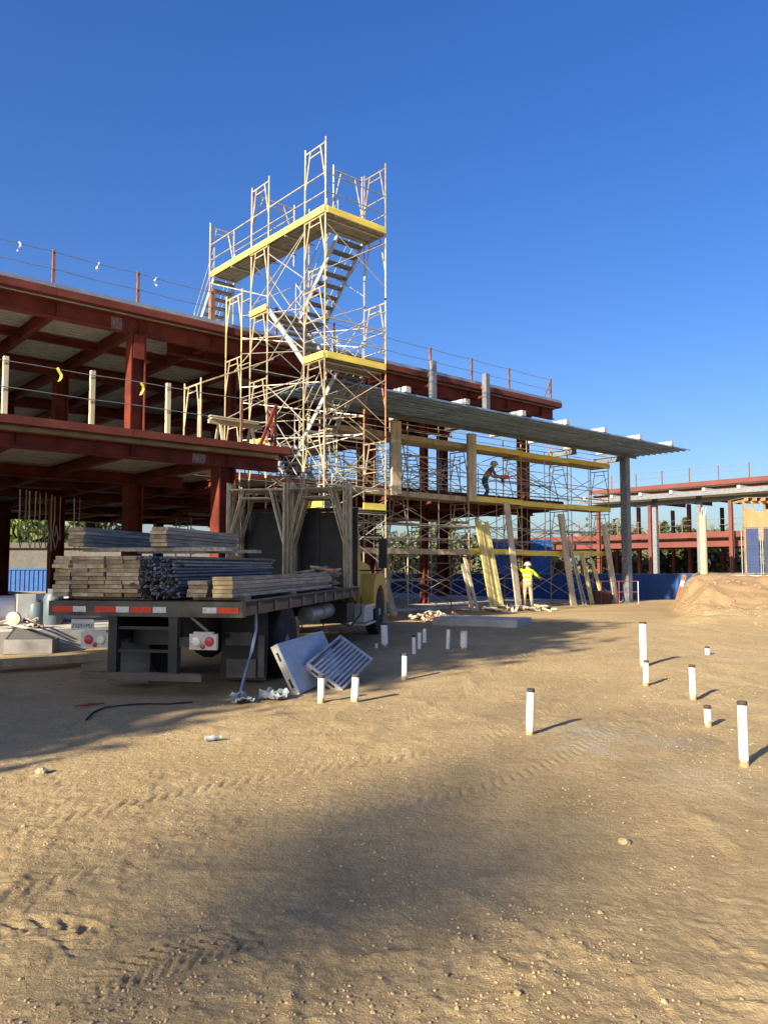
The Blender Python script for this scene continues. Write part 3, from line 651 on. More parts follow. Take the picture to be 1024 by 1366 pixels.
for i in range(56):                       # ties in the lower half of the stair tower
    z = rnd.uniform(2.6, 8.4); q0 = rnd.choice((15.5, 16.414, 18.2, 19.114)); k = rnd.random()
    if k < .5: rod('tie_tube', (TS0 + .02, q0, z), (TS1 - .02, q0, z + rnd.choice((0, 0, .9, -.9))), .014, rnd.choice((TUBE, TUBEG)), st)
    else: rod('tie_tube', (rnd.choice((TS0, TS1)) + .02, 16.414, z), (rnd.choice((TS0, TS1)) + .02, 19.62, z + rnd.choice((0, .6, -.8))), .014, rnd.choice((TUBE, TUBEG)), st)
# tan posts between deck and canopy
for s, lb in ((17.0, 'tan plank boxed column on the scaffold deck, nearer the stair tower'), (20.72, 'tan plank boxed column on the scaffold deck, farther from the stair tower')):
    t = sqthing('boxed_column', lb, 'column', s, 18.98, 0)
    for k in range(2): slab_part('plank', s - .2 + .2 * k + .003, s + .2 * k - .003, 18.90, 18.95, 3.95 + .05 * k, 6.42 + .02 * k, PALE, t)
    slab_part('post', s - .1, s + .1, 18.96, 19.12, 3.96, 6.44, WOODY, t)
# ------------------------------------------------------------------ flatbed truck
TH = math.radians(10.3); TL = Vector((-2.95, 9.5, 0))
def T(x, y, z=0): return TL + Vector((math.cos(TH) * x + math.sin(TH) * y, -math.sin(TH) * x + math.cos(TH) * y, z))
tr = thing('flatbed_truck', 'yellow cab flatbed truck loaded with scaffolding planks, tubes and frames', 'truck', TL, -TH)
BW = 1.28; BZ = 1.165; BL = 6.7
bed = MB().box(-BW, BW, .12, BL, BZ - .06, BZ - .005); bed.build('bed_deck', mat('bed_planks', (.11, .09, .07), .85, var=.4, stretch=(8, .4, 1)), tr)
rb = MB().box(-BW, BW, 0, .11, BZ - .185, BZ + .0); rb.build('rear_rail', BEDST, tr)
for e in (-1, 1):
    sr = MB().box(min(e * BW, e * (BW - .06)), max(e * BW, e * (BW - .06)), .115, BL, BZ - .17, BZ + .015)
    sr = sr.build('side_rail', mat('side_rail_wood', (.13, .10, .075), .8, var=.4, scale=3), tr)
    for k in range(10):
        MB().box(e * BW - .02 if e < 0 else e * BW, e * BW if e < 0 else e * BW + .02, .5 + k * .66, .62 + k * .66, BZ - .16, BZ - .02).build('stake_pocket', BEDST, sr)
for k in range(12): slab_part('cross_member', -1.2, 1.2, .3 + k * .55, .36 + k * .55, BZ - .16, BZ - .065, CHAS, tr)
for x in (-.43, .43): MB().box(x - .05, x + .05, .15, 10.2, .68, .98).build('chassis_rail', CHAS, tr)
def px2x(u, y=0.0): k = (u - 512) / FPX; return (k * (9.5 + .984 * y) + 2.95 - .179 * y) / (.984 + .179 * k)
for a, b, m in ((73, 100, TRED), (100, 118, TWHT), (129, 157, TRED), (157, 175, TWHT), (176, 205, TRED), (206, 224, TWHT), (272, 291, TWHT), (291, 320, TRED)):
    slab_part('reflective_strip', px2x(a) + .004, px2x(b) - .004, -.008, -.001, BZ - .135, BZ - .065, m, tr)
for x0, x1 in ((-.46, -.345), (.335, .45)): MB().box(x0, x1, .0, .11, .2, BZ - .187).build('bumper_post', BEDSD, tr)
MB().box(-.81, .78, -.02, .10, .21, .295).build('underride_bar', mat('worn_steel', (.10, .095, .085), .55, metal=.4), tr)
for z in (.84, .56): MB().box(-.342, .332, .03, .07, z - .018, z + .018).build('rung', BEDSD, tr)
MB().box(-.27, .26, .30, .34, 0.97, 1.0).build('rear_cross_bar', GALV, tr)
MB().box(-.34, .33, .40, .55, .60, .82).build('rear_crossmember', BEDSD, tr)
MB().bar((.50, .2, 1.0), (.74, .25, .79), .05, .03).build('lamp_stay', GALV, tr)
for x0, x1, sg in ((-.86, -.47, -1), (.585, .935, 1)):
    lb = MB().box(x0, x1, .05, .10, .585, .775).box(x0 + .05, x1 - .05, .05, .10, .777, .80).build('lamp_bracket', WHT, tr)
    cx = (x0 + x1) / 2
    for dx, dz, r, m in ((-.085, 0, .058, LENSW if sg > 0 else LENSR), (.085, 0, .058, LENSR if sg > 0 else LENSW), (.0, -.06, .03, LENSR)):
        lmp = MB().lathe([(r, 0), (r, -.012), (r * .8, -.022), (.002, -.026)], 16, 'y', (cx + dx, .049, .685 + dz)); lmp.build('tail_lamp', m, lb)
    MB().box(x1 if sg < 0 else x0 - .13, x1 + .005 if sg < 0 else x0 - .002, .04, .11, .615, .735).build('bracket_arm', BEDSD, tr)
pl = MB().box(-1.0, -.69, .055, .065, .80, .935).build('licence_plate', mat('plate_white', (.55, .56, .56), .4), tr)
def text_mesh(txt, size, m, parent, loc, rot, name='lettering'):
    c = bpy.data.curves.new(name, 'FONT'); c.body = txt; c.size = size; c.extrude = .001; c.align_x = 'CENTER'; c.resolution_u = 2
    o = bpy.data.objects.new(name, c); COL.objects.link(o); bpy.context.view_layer.update()
    me = bpy.data.meshes.new_from_object(o.evaluated_get(bpy.context.evaluated_depsgraph_get())); bpy.data.objects.remove(o)
    me.materials.clear(); me.materials.append(m); return link(name, me, parent, loc, rot)
text_mesh('73291M3', .076, BLK, pl, (-.845, .051, .828), (math.pi / 2, 0, 0))
def flap(x0, x1, y, z0, z1, m, name='mud_flap'):
    mb = MB(); vs = []
    for i in range(7):
        for x in (x0, x1): vs.append((x, y + .03 * math.sin(i * .6), z1 + (z0 - z1) * i / 6))
    mb.add(vs, [(2*i, 2*i+1, 2*i+3, 2*i+2) for i in range(6)]); k = len(mb.v)
    mb.add([(a, b + .012, c) for a, b, c in vs], [(2*i+2, 2*i+3, 2*i+1, 2*i) for i in range(6)])
    n = 14; mb.f += [(2*i, 2*i+2, n+2*i+2, n+2*i) for i in range(6)] + [(2*i+1, n+2*i+1, n+2*i+3, 2*i+3) for i in range(6)] + [(0, n, n+1, 1), (12, 13, n+13, n+12)]; mb.m += [0] * 14
    return mb.build(name, m, tr)
FLAPM = mat('flap_rubber', (.035, .037, .045), .6)
flap(-.80, -.22, .6, .08, .60, mat('flap_blue_grey', (.06, .07, .09), .5)); fl = flap(.50, 1.16, 1.25, .06, .98, FLAPM)
for x0, x1, z0, z1 in ((.58, .96, .52, .70), (.60, 1.02, .09, .34), (1.05, 1.14, .10, .66)): MB().box(x0, x1, 1.222 if z0 > .3 else 1.215, 1.226 if z0 > .3 else 1.219, z0, z1).build('flap_panel', mat('flap_grey', (.15, .145, .135), .6, var=.3, scale=5), fl)
TYP = [(.30, -.13), (.46, -.14), (.505, -.125), (.52, -.10), (.52, .10), (.505, .125), (.46, .14), (.30, .13)]
def wheel(x, y, hub=1, white=False):
    t = MB().lathe(TYP, 36, 'x', (x, y, .52))
    for i in range(44):
        a = 2 * math.pi * i / 44
        for dx in (-.085, .03): 
            c = Vector((x + dx + .028, y + .524 * math.cos(a), .52 + .524 * math.sin(a))); t.bar(c + Vector((-.045, 0, 0)), c + Vector((.05, 0, 0)), .042, .016, (0, math.cos(a), math.sin(a)))
    w_ = t.build('wheel', TYRE, tr, smooth=True)
    r = MB().lathe([(.295, .1 * hub), (.29, .125 * hub), (.25, .115 * hub), (.20, .03 * hub), (.12, .04 * hub), (.11, .12 * hub), (.06, .14 * hub), (.005, .145 * hub)], 20, 'x', (x, y, .52))
    r.build('rim', WHT if white else mat('rim_grey', (.18, .17, .155), .6), w_, smooth=True)
    MB().lathe([(.297, -.11), (.2, -.03), (.005, -.02)], 20, 'x', (x, y, .52)).build('rim_back', CHAS, w_)
for x, h in ((1.08, 1), (.77, -1), (-.77, 1), (-1.08, -1)): wheel(x, 2.0, h)
wheel(1.07, 9.3, 1, True); wheel(-1.07, 9.3, -1, True)
MB().tube((-1.0, 2.0, .52), (1.0, 2.0, .52), .10, 10).lathe([(.05, -.16), (.24, -.1), (.27, 0), (.24, .1), (.05, .16)], 14, 'y', (0, 2.0, .52)).build('rear_axle', CHAS, tr)
MB().tube((-1.0, 9.3, .52), (1.0, 9.3, .52), .07, 8).build('front_axle', CHAS, tr)
for x in (-.6, .6): MB().prism([(1.2, .62), (2.0, .44), (2.8, .62), (2.8, .68), (2.0, .52), (1.2, .68)], x - .04, x + .04).build('leaf_spring', CHAS, tr)
MB().lathe([(.03, 0), (.15, .03), (.15, .75), (.03, .78)], 14, 'y', (.72, 4.6, .72)).build('air_tank', ALUD, tr, smooth=True)
MB().lathe([(.03, 0), (.15, .03), (.15, .75), (.03, .78)], 14, 'y', (.72, 5.5, .72)).build('air_tank', ALUD, tr, smooth=True)
MB().box(.55, 1.10, 6.3, 7.0, .45, .85).build('tool_box', DARK, tr); MB().box(-1.1, -.55, 5.2, 7.1, .45, .95).build('fuel_tank', ALUD, tr)
st_ = MB().box(.9, 1.24, 7.3, 8.3, .40, .72).build('battery_box', WHT, tr); MB().box(.88, 1.28, 7.25, 8.35, .725, .76).box(.95, 1.30, 7.3, 8.3, .34, .38).build('step', ALU, st_)
cabp = [(6.98, .95), (6.98, 2.55), (7.1, 2.66), (7.75, 2.66), (8.08, 1.85), (8.12, .95)]
cab = MB().prism(cabp, -1.0, 1.0).build('cab', CABY, tr)
GLASS = mat('window_glass', (.02, .025, .03), .08, spec=.6, var=.1)
for e in (-1, 1):
    MB().prism([(7.15, 1.9), (7.15, 2.5), (7.7, 2.5), (7.95, 1.9)], e * 1.0 - (.008 if e < 0 else -.002), e * 1.0 + (.008 if e > 0 else -.002)).build('side_window', GLASS, cab)
    MB().box(e * 1.0 - .03, e * 1.0 + .03, 7.3, 7.42, 1.68, 1.72).build('door_handle', CHAS, cab)
MB().bar((0, 7.80, 2.60), (0, 8.085, 1.89), 1.8, .012, (0, .9, .42)).build('windscreen', GLASS, cab)
hood = MB(); HP = [(8.13, .9), (8.13, 1.82), (9.9, 1.62), (10.25, 1.45), (10.3, .75), (10.0, .6), (8.9, .6)]; hood.prism(HP, -.82, .82).build('hood', CABY, tr)
MB().box(-.6, .6, 10.26, 10.32, .85, 1.4).build('grille', ALU, tr)
arch = [(8.45, .62), (8.45, 1.0), (8.62, 1.30), (8.95, 1.42), (9.65, 1.42), (10.0, 1.28), (10.22, .95), (10.22, .72), (9.93, .70)]
for i in range(11): a = math.radians(12 + 156 * i / 10); arch.append((9.3 + .63 * math.cos(a), .52 + .63 * math.sin(a)))
for e in (-1, 1):
    fd = MB().prism(arch, min(e * .83, e * 1.22), max(e * .83, e * 1.22)).build('fender', CABY, tr)
    MB().lathe([(.09, 0), (.10, .04), (.005, .06)], 12, 'y', (e * 1.02, 10.22, 1.0)).build('headlight', LENSW, tr)
    mr = MB().box(e * 1.48 - .09, e * 1.48 + .09, 8.18, 8.28, 1.55, 2.22).build('mirror', BLK, tr)
    for z in (2.28, 1.5): MB().path([(e * 1.0, 8.0, z), (e * 1.44, 8.23, z), (e * 1.48, 8.23, z - .06 if z > 2 else z + .06)], .018).build('mirror_arm', BLK, mr)
MB().box(-1.15, 1.15, 10.3, 10.42, .48, .75).build('front_bumper', ALUD, tr)
MB().tube((.98, 6.86, .9), (.98, 6.86, 3.0), .055, 10).build('exhaust_stack', CHAS, tr)
hr = MB()
for x in (-1.2, -.4, .4, 1.2): hr.box(x - .04, x + .04, BL - .1, BL - .02, BZ + .02, 2.72)
hr.box(-1.25, 1.25, BL - .1, BL - .02, 2.72, 2.8).box(-1.19, 1.19, BL - .07, BL - .05, BZ + .05, 2.71); hr.build('headboard', CHAS, tr)
for x, z in ((.30, .62), (-.30, .66), (.18, .74)): MB().path([(x, .5, z), (x + .05, 1.1, z - .12), (x - .05, 1.7, z - .04), (x, 2.6, z + .03)], .014, 5).build('air_hose', BLK, tr)
MB().lathe([(.02, 0), (.09, .01), (.09, .16), (.02, .17)], 12, 'y', (.62, 1.55, .62)).build('brake_chamber', CHAS, tr, smooth=True)
MB().path([(1.18, 7.3, .95), (1.2, 7.2, .6), (1.05, 6.9, .35), (.9, 6.2, .5)], .015, 5).build('air_hose', BLK, tr)
DUST = mat('dried_dust', (.17, .145, .11), .95, var=.5, scale=6)
for x0, x1, z in ((-.78, .74, .2955),): MB().box(x0, x1, -.015, .095, z, z + .002).build('dust_film', DUST, tr)
# strap hanging from the rail
MB().path([(1.29, .45, BZ - .17), (1.31, .40, .8), (1.27, .36, .55), (1.22, .28, .3), (1.22, .1, .06)], .02, 5).build('hanging_strap', STRAP, tr)
# ------------------------------------------------------------------ load on the truck
def load(name, label, cat, x, y, z, group=None): return thing(name, label, cat, T(x, y, z), -TH, group)
def plank_stack(label, x0, ncol, nrow, y0, length, z0, th=.052, wd=.24, seed=1, endm=None, jit=.07):
    rs = random.Random(seed); o = load('plank_stack', label, 'planks', x0 + ncol * wd / 2, y0, z0, 'stacks of scaffold planks on the truck bed')
    for c in range(ncol):
        for r in range(nrow):
            L = round(length + rs.choice((0, .02, -.03)), 2); dx = rs.uniform(-.008, .008)
            me = plank_me(wd - .012, L, th - .005, endm)
            link('plank', me, o, ((c - ncol / 2) * wd + .006 + dx, rs.uniform(-jit, jit) * .6, r * th), (0, 0, rs.uniform(-.006, .006)))
    return o
PM = {}
def plank_me(wd, L, h, endm=None):
    k = (round(wd, 3), L, round(h, 3), endm)
    if k not in PM:
        mb = MB(); mb.box(0, wd, 0, L, 0, h); me = mb.mesh('plank', [LUM, endm or ENDG]); me.polygons[2].material_index = 1; PM[k] = me
    return PM[k]
LUM = mat('load_plank', (.31, .275, .22), .85, var=.45, scale=6, objvar=.3, stretch=(4, .35, 4))
ENDG = mat('plank_end', (.45, .36, .22), .85, var=.45, scale=9, objvar=.35, col2=(.26, .20, .12))
ENDL = mat('sunlit_plank_end', (.60, .45, .22), .8, var=.25, scale=9, objvar=.15)  # lighter, warmer copy of the plank end: sunlight put into its colour
# bearers under the stacks
for i, (x0, x1, y) in enumerate(((-1.3, -.1, .5), (-1.3, -.1, 2.4), (.4, 1.15, .6), (.4, 1.15, 2.6))):
    o = load('timber_bearer', 'short timber bearer under the planks on the truck bed', 'timber', (x0 + x1) / 2, y, BZ + .0, 'bearers under the plank stacks'); MB().box(x0 - (x0 + x1) / 2, x1 - (x0 + x1) / 2, -.045, .045, 0, .045).build('block', WOODY, o)
plank_stack('wide stack of ten layers of weathered planks on the truck bed', -1.36, 5, 10, .2, 3.0, BZ + .047, seed=2)
plank_stack('small stack of grey planks on top of the widest plank stack', -1.38, 1, 5, .55, 2.8, 1.86, seed=3)
plank_stack('small stack of grey planks lying above the tube bundle', -.24, 1, 5, .6, 2.6, 1.86, seed=4)
plank_stack('low stack of four short planks between tube bundle and pale ended planks', .45, 1, 4, .25, 2.2, BZ + .047, seed=5, wd=.27)
plank_stack('stack of planks with pale sunlit ends along the truck bed side rail', .82, 1, 5, .16, 4.9, BZ + .047, seed=6, wd=.27, endm=ENDL)
cb_ = load('cross_planks', 'planks laid crosswise under the small upper plank stacks', 'planks', -.3, .75, 1.76)
MB().box(-1.0, 1.05, 0, .24, .035, .085).build('plank', LUM, cb_); MB().box(-1.05, .9, 1.6, 1.84, .035, .085).build('plank', LUM, cb_)
o = load('tube_bundle', 'thick bundle of blue grey steel tubes with flattened ends on the truck bed', 'tube bundle', .06, .35, BZ + .02)
TUBL = mat('load_tube', (.20, .21, .235), .5, metal=.3, var=.35, scale=5, objvar=.35)
rs = random.Random(9); n = 0
for r in range(12):
    for c in range(11):
        if r > 9 and rs.random() < .3: continue
        x = -.27 + c * .049 + (.024 if r % 2 else 0) + rs.uniform(-.008, .008); z = .022 + r * .045; y = rs.uniform(-.16, .16); e = rs.uniform(-.06, .06)
        rod('tube', (x, y, z), (min(.34, max(-.28, x + e)), y + 3.6, z + rs.uniform(-.012, .012)), .021, TUBL, o, 6)
        if rs.random() < .8: p = MB().box(-.018, .018, -.09, .0, -.005, .005); link('tube_end', BCACHE.setdefault('te', p.mesh('tube_end', TUBL)), o, (x, y, z), (rs.uniform(-.4, .4), rs.uniform(-1.5, 1.5), rs.uniform(-.4, .4))); 
for i in range(10):
    for row, (x0, lb) in enumerate(((-1.20, 'weathered scaffold frame stood in the truck row beside the tube bundle side'), (.02, 'weathered scaffold frame stood in the truck row nearer the mirror'))):
        f_ = link('stacked_frame', frame_mesh(1.17, 2.02, mat('load_frame', (.33, .29, .20), .55, metal=.1, var=.4, scale=5, objvar=.35, col2=(.20, .16, .10)), .0205), None, T(x0 + rnd.uniform(-.08, .07), 5.68 + i * .092, BZ + .0), (rnd.uniform(-.015, .015), 0, -TH - math.pi / 2 + rnd.uniform(-.03, .03)))
        od = ('first', 'second', 'third', 'fourth', 'fifth', 'sixth', 'seventh', 'eighth', 'ninth', 'tenth')[9 - i]
        tag(f_, od + ' scaffold frame from the truck headboard in the row ' + ('behind the tube bundle', 'behind the wood offcuts')[row], 'scaffold frame', ('upright frames behind the tube bundle', 'upright frames behind the wood offcuts')[row])
o = load('wood_offcut_pile', 'heap of short reddish wood offcuts on the truck bed before the frames', 'wood pile', .75, 5.35, BZ)
for i in range(46):
    L = rs.uniform(.2, .55); h = .03; me = MB().box(-L / 2, L / 2, -.04, .04, -h / 2, h / 2).mesh('offcut', rs.choice((WOODY, RUBBLE, LUM, TUBL)))
    link('offcut', me, o, (rs.uniform(-.22, .26), rs.uniform(-.2, .12), .03 + .034 * (i // 4)), (rs.uniform(-.25, .25), rs.uniform(-.25, .25), rs.uniform(-.7, .7)))
# ------------------------------------------------------------------ aluminium panels leaning on the truck
def quadframe(o00, ux, uy):         # matrix from corner, edge dirs
    x = Vector(ux).normalized(); y = Vector(uy); y = (y - x * y.dot(x)).normalized(); z = x.cross(y)
    m = Matrix((x, y, z)).transposed().to_4x4(); m.translation = o00; return m
def panel(name, label, corner, ux, uy, wx, wy, slats):
    o = thing(name, label, 'deck panel'); o.matrix_world = quadframe(corner, ux, uy)
    MB().box(0, wx, 0, .03, -.10, 0).build('end_channel', ALUD, o)
    nc = MB(); nc.box(0, .03, .032, wy, -.10, 0); nc.build('side_channel', ALU, o)
    for y in (.10, wy - .22): MB().box(-.003, 0, y, y + .12, -.065, -.035).build('hand_slot', BLK, o)
    MB().box(wx - .03, wx, .032, wy, -.10, 0).build('side_channel', ALUD, o); MB().box(.032, wx - .032, wy - .03, wy, -.10, 0).build('end_channel', ALUD, o)
    if slats:
        n = 8
        for i in range(n): 
            y = .06 + (wy - .12) * i / n; slab_part('slat', .034, wx - .034, y, y + (wy - .12) / n * .55, -.03, -.008, ALUD, o)
    else:
        MB().box(.031, wx - .031, .031, wy - .031, -.03, -.006).build('sheet', ALUD, o)
    return o
a = Vector((-1.04, 9.66, .02)); b_ = Vector((-1.30, 9.85, .62)); c_ = a + Vector((.42, 1.25, .05))
panel('deck_panel_unit', 'flat grey aluminium deck panel leaning against the truck tyre', a, c_ - a, b_ - a, 1.45, .68, False)
a = Vector((-.53, 10.0, .02)); b_ = Vector((-1.0, 10.05, .33)); c_ = a + Vector((.36, .95, .26))
panel('slatted_deck_panel', 'slatted grey aluminium deck panel lying tilted on the flat one', a, c_ - a, b_ - a, 1.1, .58, True)
# ------------------------------------------------------------------ white stub pipes
PX = [(428, 903, 939, 9, 'short white capped pipe beside the flat aluminium panel'), (473, 903, 938, 10, 'white capped pipe in front of the slatted aluminium panel'),
 (539, 873, 907, 7, 'lone white capped pipe at the edge of the truck shadow'), (513, 832, 863, 9, 'stout white pipe standing in shade at the truck front wheel'),
 (552, 848, 872, 5, 'thin white pipe, closest to the truck in the row of three'), (559, 842, 865, 5, 'thin white pipe, middle one in the row of three'), (566, 837, 857, 5, 'thin white pipe, closest to the concrete pad in the row of three'),
 (597, 838, 865, 5, 'thin white pipe standing alone before the concrete pad'), (618, 842, 867, 9, 'stout white pipe with pale cap before the concrete pad'),
 (706, 925, 984, 10, 'white capped pipe beside the grey spill on the dirt'), (858, 831, 889, 9, 'tallest distant white capped pipe with a lower pipe before it'),
 (861, 880, 913, 7, 'short white pipe in front of the tallest distant pipe'), (924, 888, 933, 8, 'white capped pipe between mound and short stub pipe'),
 (944, 944, 971, 9, 'short white stub pipe next to the tall nearest pipe'), (992, 942, 1025, 12, 'tall white pipe with black rim, nearest one on open dirt'), (943, 863, 873, 6, 'tiny white stub pipe at the foot of the mound'), (502, 856, 864, 4, 'very small white stub by the truck front wheel')]
for u, v0, v1, wpx, lb in PX:
    p = gp(u, v1); d = math.hypot(p.x, p.y); h = (v1 - v0) / FPX * p.y * 1.0; r = max(.028, wpx / 2 / FPX * p.y); zb = surf(p.x, p.y)
    o = thing('stub_pipe', lb, 'pipe', (p.x, p.y, zb), rnd.random(), 'white stub pipes standing in the dirt')
    o.rotation_euler = (rnd.uniform(-.035, .035), rnd.uniform(-.035, .035), rnd.random())
    MB().lathe([(r, -.06), (r, h - .03), (r * .86, h - .03), (r * .86, h - .06)], 18).build('pipe', PVC, o, smooth=True)
    if wpx > 6:
        mb = MB(); n_ = 18; pr = []
        for k in range(n_): a_ = 2 * math.pi * k / n_; pr.append((a_, .025 + .05 * rnd.random()))
        mb.add([(r * 1.012 * math.cos(a_), r * 1.012 * math.sin(a_), zz) for a_, t_ in pr for zz in (-.05, t_)], [(2*k, 2*((k+1) % n_), 2*((k+1) % n_)+1, 2*k+1) for k in range(n_)]); mb.build('mud_stain', MATS['clod'], o)
    if wpx > 5 or v1 > 870: MB().lathe([(r * 1.02, h - .028), (r * 1.06, h - .025), (r * 1.06, h), (r * .92, h + .004), (r * .2, h - .012)], 18).build('cap', CAP if lb.find('pale') < 0 else ALU, o, smooth=True)
# ------------------------------------------------------------------ bits on the ground
def sheet(name, label, cat, c, size, m, seed, amp=.12, n=14):
    rs = np.random.RandomState(seed); g = np.linspace(-1, 1, n); X, Y = np.meshgrid(g, g); Z = amp * np.clip(fbm(X * 1.6 + seed, Y * 2.2, 1.1, 4, seed, .6) * 3.0 + .25, .0, 2)
    X = X * size[0] + .015 * (rs.rand(n, n) - .5); Y = Y * size[1] * (1 + .25 * np.sin(X * 14 + seed)) + .015 * (rs.rand(n, n) - .5); zb = surf(c.x, c.y)
    vs = np.stack([X, Y, Z + .03], -1).reshape(-1, 3).tolist(); mb = MB(); mb.add(vs, [(i*n+j, i*n+j+1, (i+1)*n+j+1, (i+1)*n+j) for i in range(n-1) for j in range(n-1)])
    o = link(name, mb.mesh(name, m, False, False), None, (c.x, c.y, zb), (0, 0, seed)); md = o.modifiers.new('thickness', 'SOLIDIFY'); md.thickness = .006
    return tag(o, label, cat)
sheet('tarp_piece', 'crumpled pale plastic tarp piece nearer the leaning panels', 'tarp', at_ground(365, 934), (.17, .12), TARP, 3, .09)
sheet('tarp_piece', 'flattened pale plastic tarp strip under the hanging strap', 'tarp', at_ground(322, 938), (.22, .10), TARP, 5, .06)
p = at_ground(120, 944); q = at_ground(257, 940)
def along(pts, r, dz=.015): return [(a.x, a.y, surf(a.x, a.y) + dz) for a in pts]
o = thing('air_hose', 'black hose with red handle lying on the shaded dirt', 'hose', (p.x, p.y, surf(p.x, p.y)))
hp = along([at_ground(115, 963), at_ground(125, 952), at_ground(140, 946), at_ground(170, 944), at_ground(200, 941), at_ground(225, 942), at_ground(257, 940)], .01)
MB().path([(a - p.x, b - p.y, c - surf(p.x, p.y)) for a, b, c in hp], .010, 6).build('hose', BLK, o)
hp = along([at_ground(100, 946), at_ground(118, 944), at_ground(139, 942)], .02, .03); MB().path([(a - p.x, b - p.y, c - surf(p.x, p.y)) for a, b, c in hp], [.008, .016, .010], 6).build('handle', mat('dull_red', (.30, .04, .03), .6), o)
rock(at_ground(55, 1033), .05, 'pale lumpy rock lying alone on the sunlit dirt before the hose', mat('rock_tan', (.30, .24, .16), .9, var=.4, scale=12), 1); rock(at_ground(832, 1124), .035, 'small tan rock on the open dirt', mat('clod', (.4, .3, .2)), 2)
p = at_ground(283, 991); bt = thing('plastic_bottle', 'small crushed clear plastic bottle lying on the dirt', 'bottle', (p.x, p.y, surf(p.x, p.y) + .035), .4)
PLAS = mat('clear_plastic', (.30, .33, .35), .2, spec=.6); MB().lathe([(.005, -.065), (.026, -.063), (.02, -.02), (.028, .0), (.024, .03), (.011, .055), (.011, .07)], 12, 'x').build('body', PLAS, bt, smooth=True); MB().lathe([(.013, .07), (.013, .083)], 10, 'x').build('cap', WHT, bt)
# left ground items
a = at_ground(-40, 893); b_ = at_ground(116, 884); o = tag(MB().bar((a.x, a.y, .07), (b_.x, b_.y, .07), .16, .12).build('timber_beam', WOODY), 'long weathered timber beam lying on the ground before the slab', 'timber')
a = at_ground(-20, 902); b_ = at_ground(108, 892); o = tag(MB().bar((a.x, a.y, .05), (b_.x, b_.y, .05), .05, .05).build('steel_bar', RUSTP), 'rusty steel bar lying in front of the timber beam', 'bar')
p = at_ground(38, 872); o = thing('steel_box', 'open dark sheet metal box standing before the concrete slab edge', 'box', (p.x, p.y, 0), .1)
GRY = mat('grey_sheet', (.16, .15, .15), .6)
MB().box(-.42, .42, -.01, .01, 0, .26).box(-.42, .42, .34, .36, 0, .26).box(-.43, -.42, 0, .35, 0, .26).box(.42, .43, 0, .35, 0, .26).box(-.41, .41, .02, .33, 0, .02).build('shell', GRY, o)
MB().add([(-.42, .02, .262), (.42, .02, .262), (.3, .25, .30), (-.28, .12, .50)], [(0, 1, 2, 3)]).add([(-.42, .03, .258), (.42, .03, .258), (.3, .26, .29), (-.28, .13, .49)], [(3, 2, 1, 0)]).build('lid', DARK, o)
# on the slab, left
def on_slab(u, v): return at_ground(u, v, .42)
def cyl_tank(u, v, h, r, m, lb):
    p = on_slab(u, v); o = thing('gas_cylinder', lb, 'gas cylinder', (p.x, p.y, .42)); MB().lathe([(r * .9, 0), (r, .03), (r, h * .75), (r * .8, h * .87), (r * .3, h * .92)], 18).build('body', m, o, smooth=True)
    MB().lathe([(r * .6, h * .88), (r * .62, h), (r * .55, h), (r * .5, h * .9)], 14).build('collar', m, o, smooth=True); return o
GBL = mat('cylinder_grey_blue', (.09, .115, .14), .5)
cyl_tank(48, 833, .50, .16, GBL, 'blue grey gas cylinder with a collar standing on the concrete slab'); cyl_tank(71, 833, .72, .19, GBL, 'taller blue grey drum on the slab half hidden by the truck')
o = thing('plastic_roll', 'big white plastic wrapped roll lying on the concrete slab', 'roll', (-7.35, 15.95, .42), RZ)
MB().lathe([(.02, -1.6), (.25, -1.58), (.29, -1.2), (.27, -.4), (.30, .3), (.28, 1.2), (.24, 1.55), (.02, 1.58)], 16, 'x', (0, 0, .31)).build('roll', mat('white_plastic', (.78, .74, .76), .35, var=.1), o, smooth=True); MB().box(-.30, .05, -.40, -.2, 0, .62).build('carton', WHT, o)
p = on_slab(20, 839); o = thing('cable_heap', 'untidy heap of pale cables and fittings on the sunlit slab', 'cable heap', (p.x, p.y, .42))
for i in range(9):
    r = rs.uniform(.1, .25); cx, cy = rs.uniform(-.35, .35), rs.uniform(-.3, .3); MB().path([(cx + r * math.cos(t * .5), cy + r * .7 * math.sin(t * .5), .03 + .03 * i * .6 + .03 * math.sin(t)) for t in range(12)], .018, 6).build('cable', rs.choice((WHT, TUBE, DARK)), o)
MB().lathe([(.03, 0), (.13, .01), (.13, .08), (.03, .09)], 16, 'y', (.05, -.2, .2)).build('reel', TUBE, o)
for i, (u, z0) in enumerate(((25, 3.2), (38, 3.1), (52, 3.15), (60, 3.1), (72, 3.2), (98, 3.1))):
    p = at_ground(u, 660, 3.2); d = 19.0 + i * .5; x = (u - 512) / FPX * d; o = thing('hanging_cable', 'looped pale cable hanging under the second floor above the plank stacks', 'cable', (x, d, 2.3), 0, 'cables hanging under the second floor')
    MB().path([(0, 0, 1.2), (.01, 0, .6), (-.03, 0, .1), (.05, 0, -.25), (.12, 0, .05), (.06, 0, .4), (.02, .02, .1)], .018, 5).build('cable', TUBEG, o)
    MB().path([(.16, 0, 1.2), (.14, .03, .5), (.18, 0, .0 - .3 * (i % 2))], .014, 5).build('tail', PALE, o)
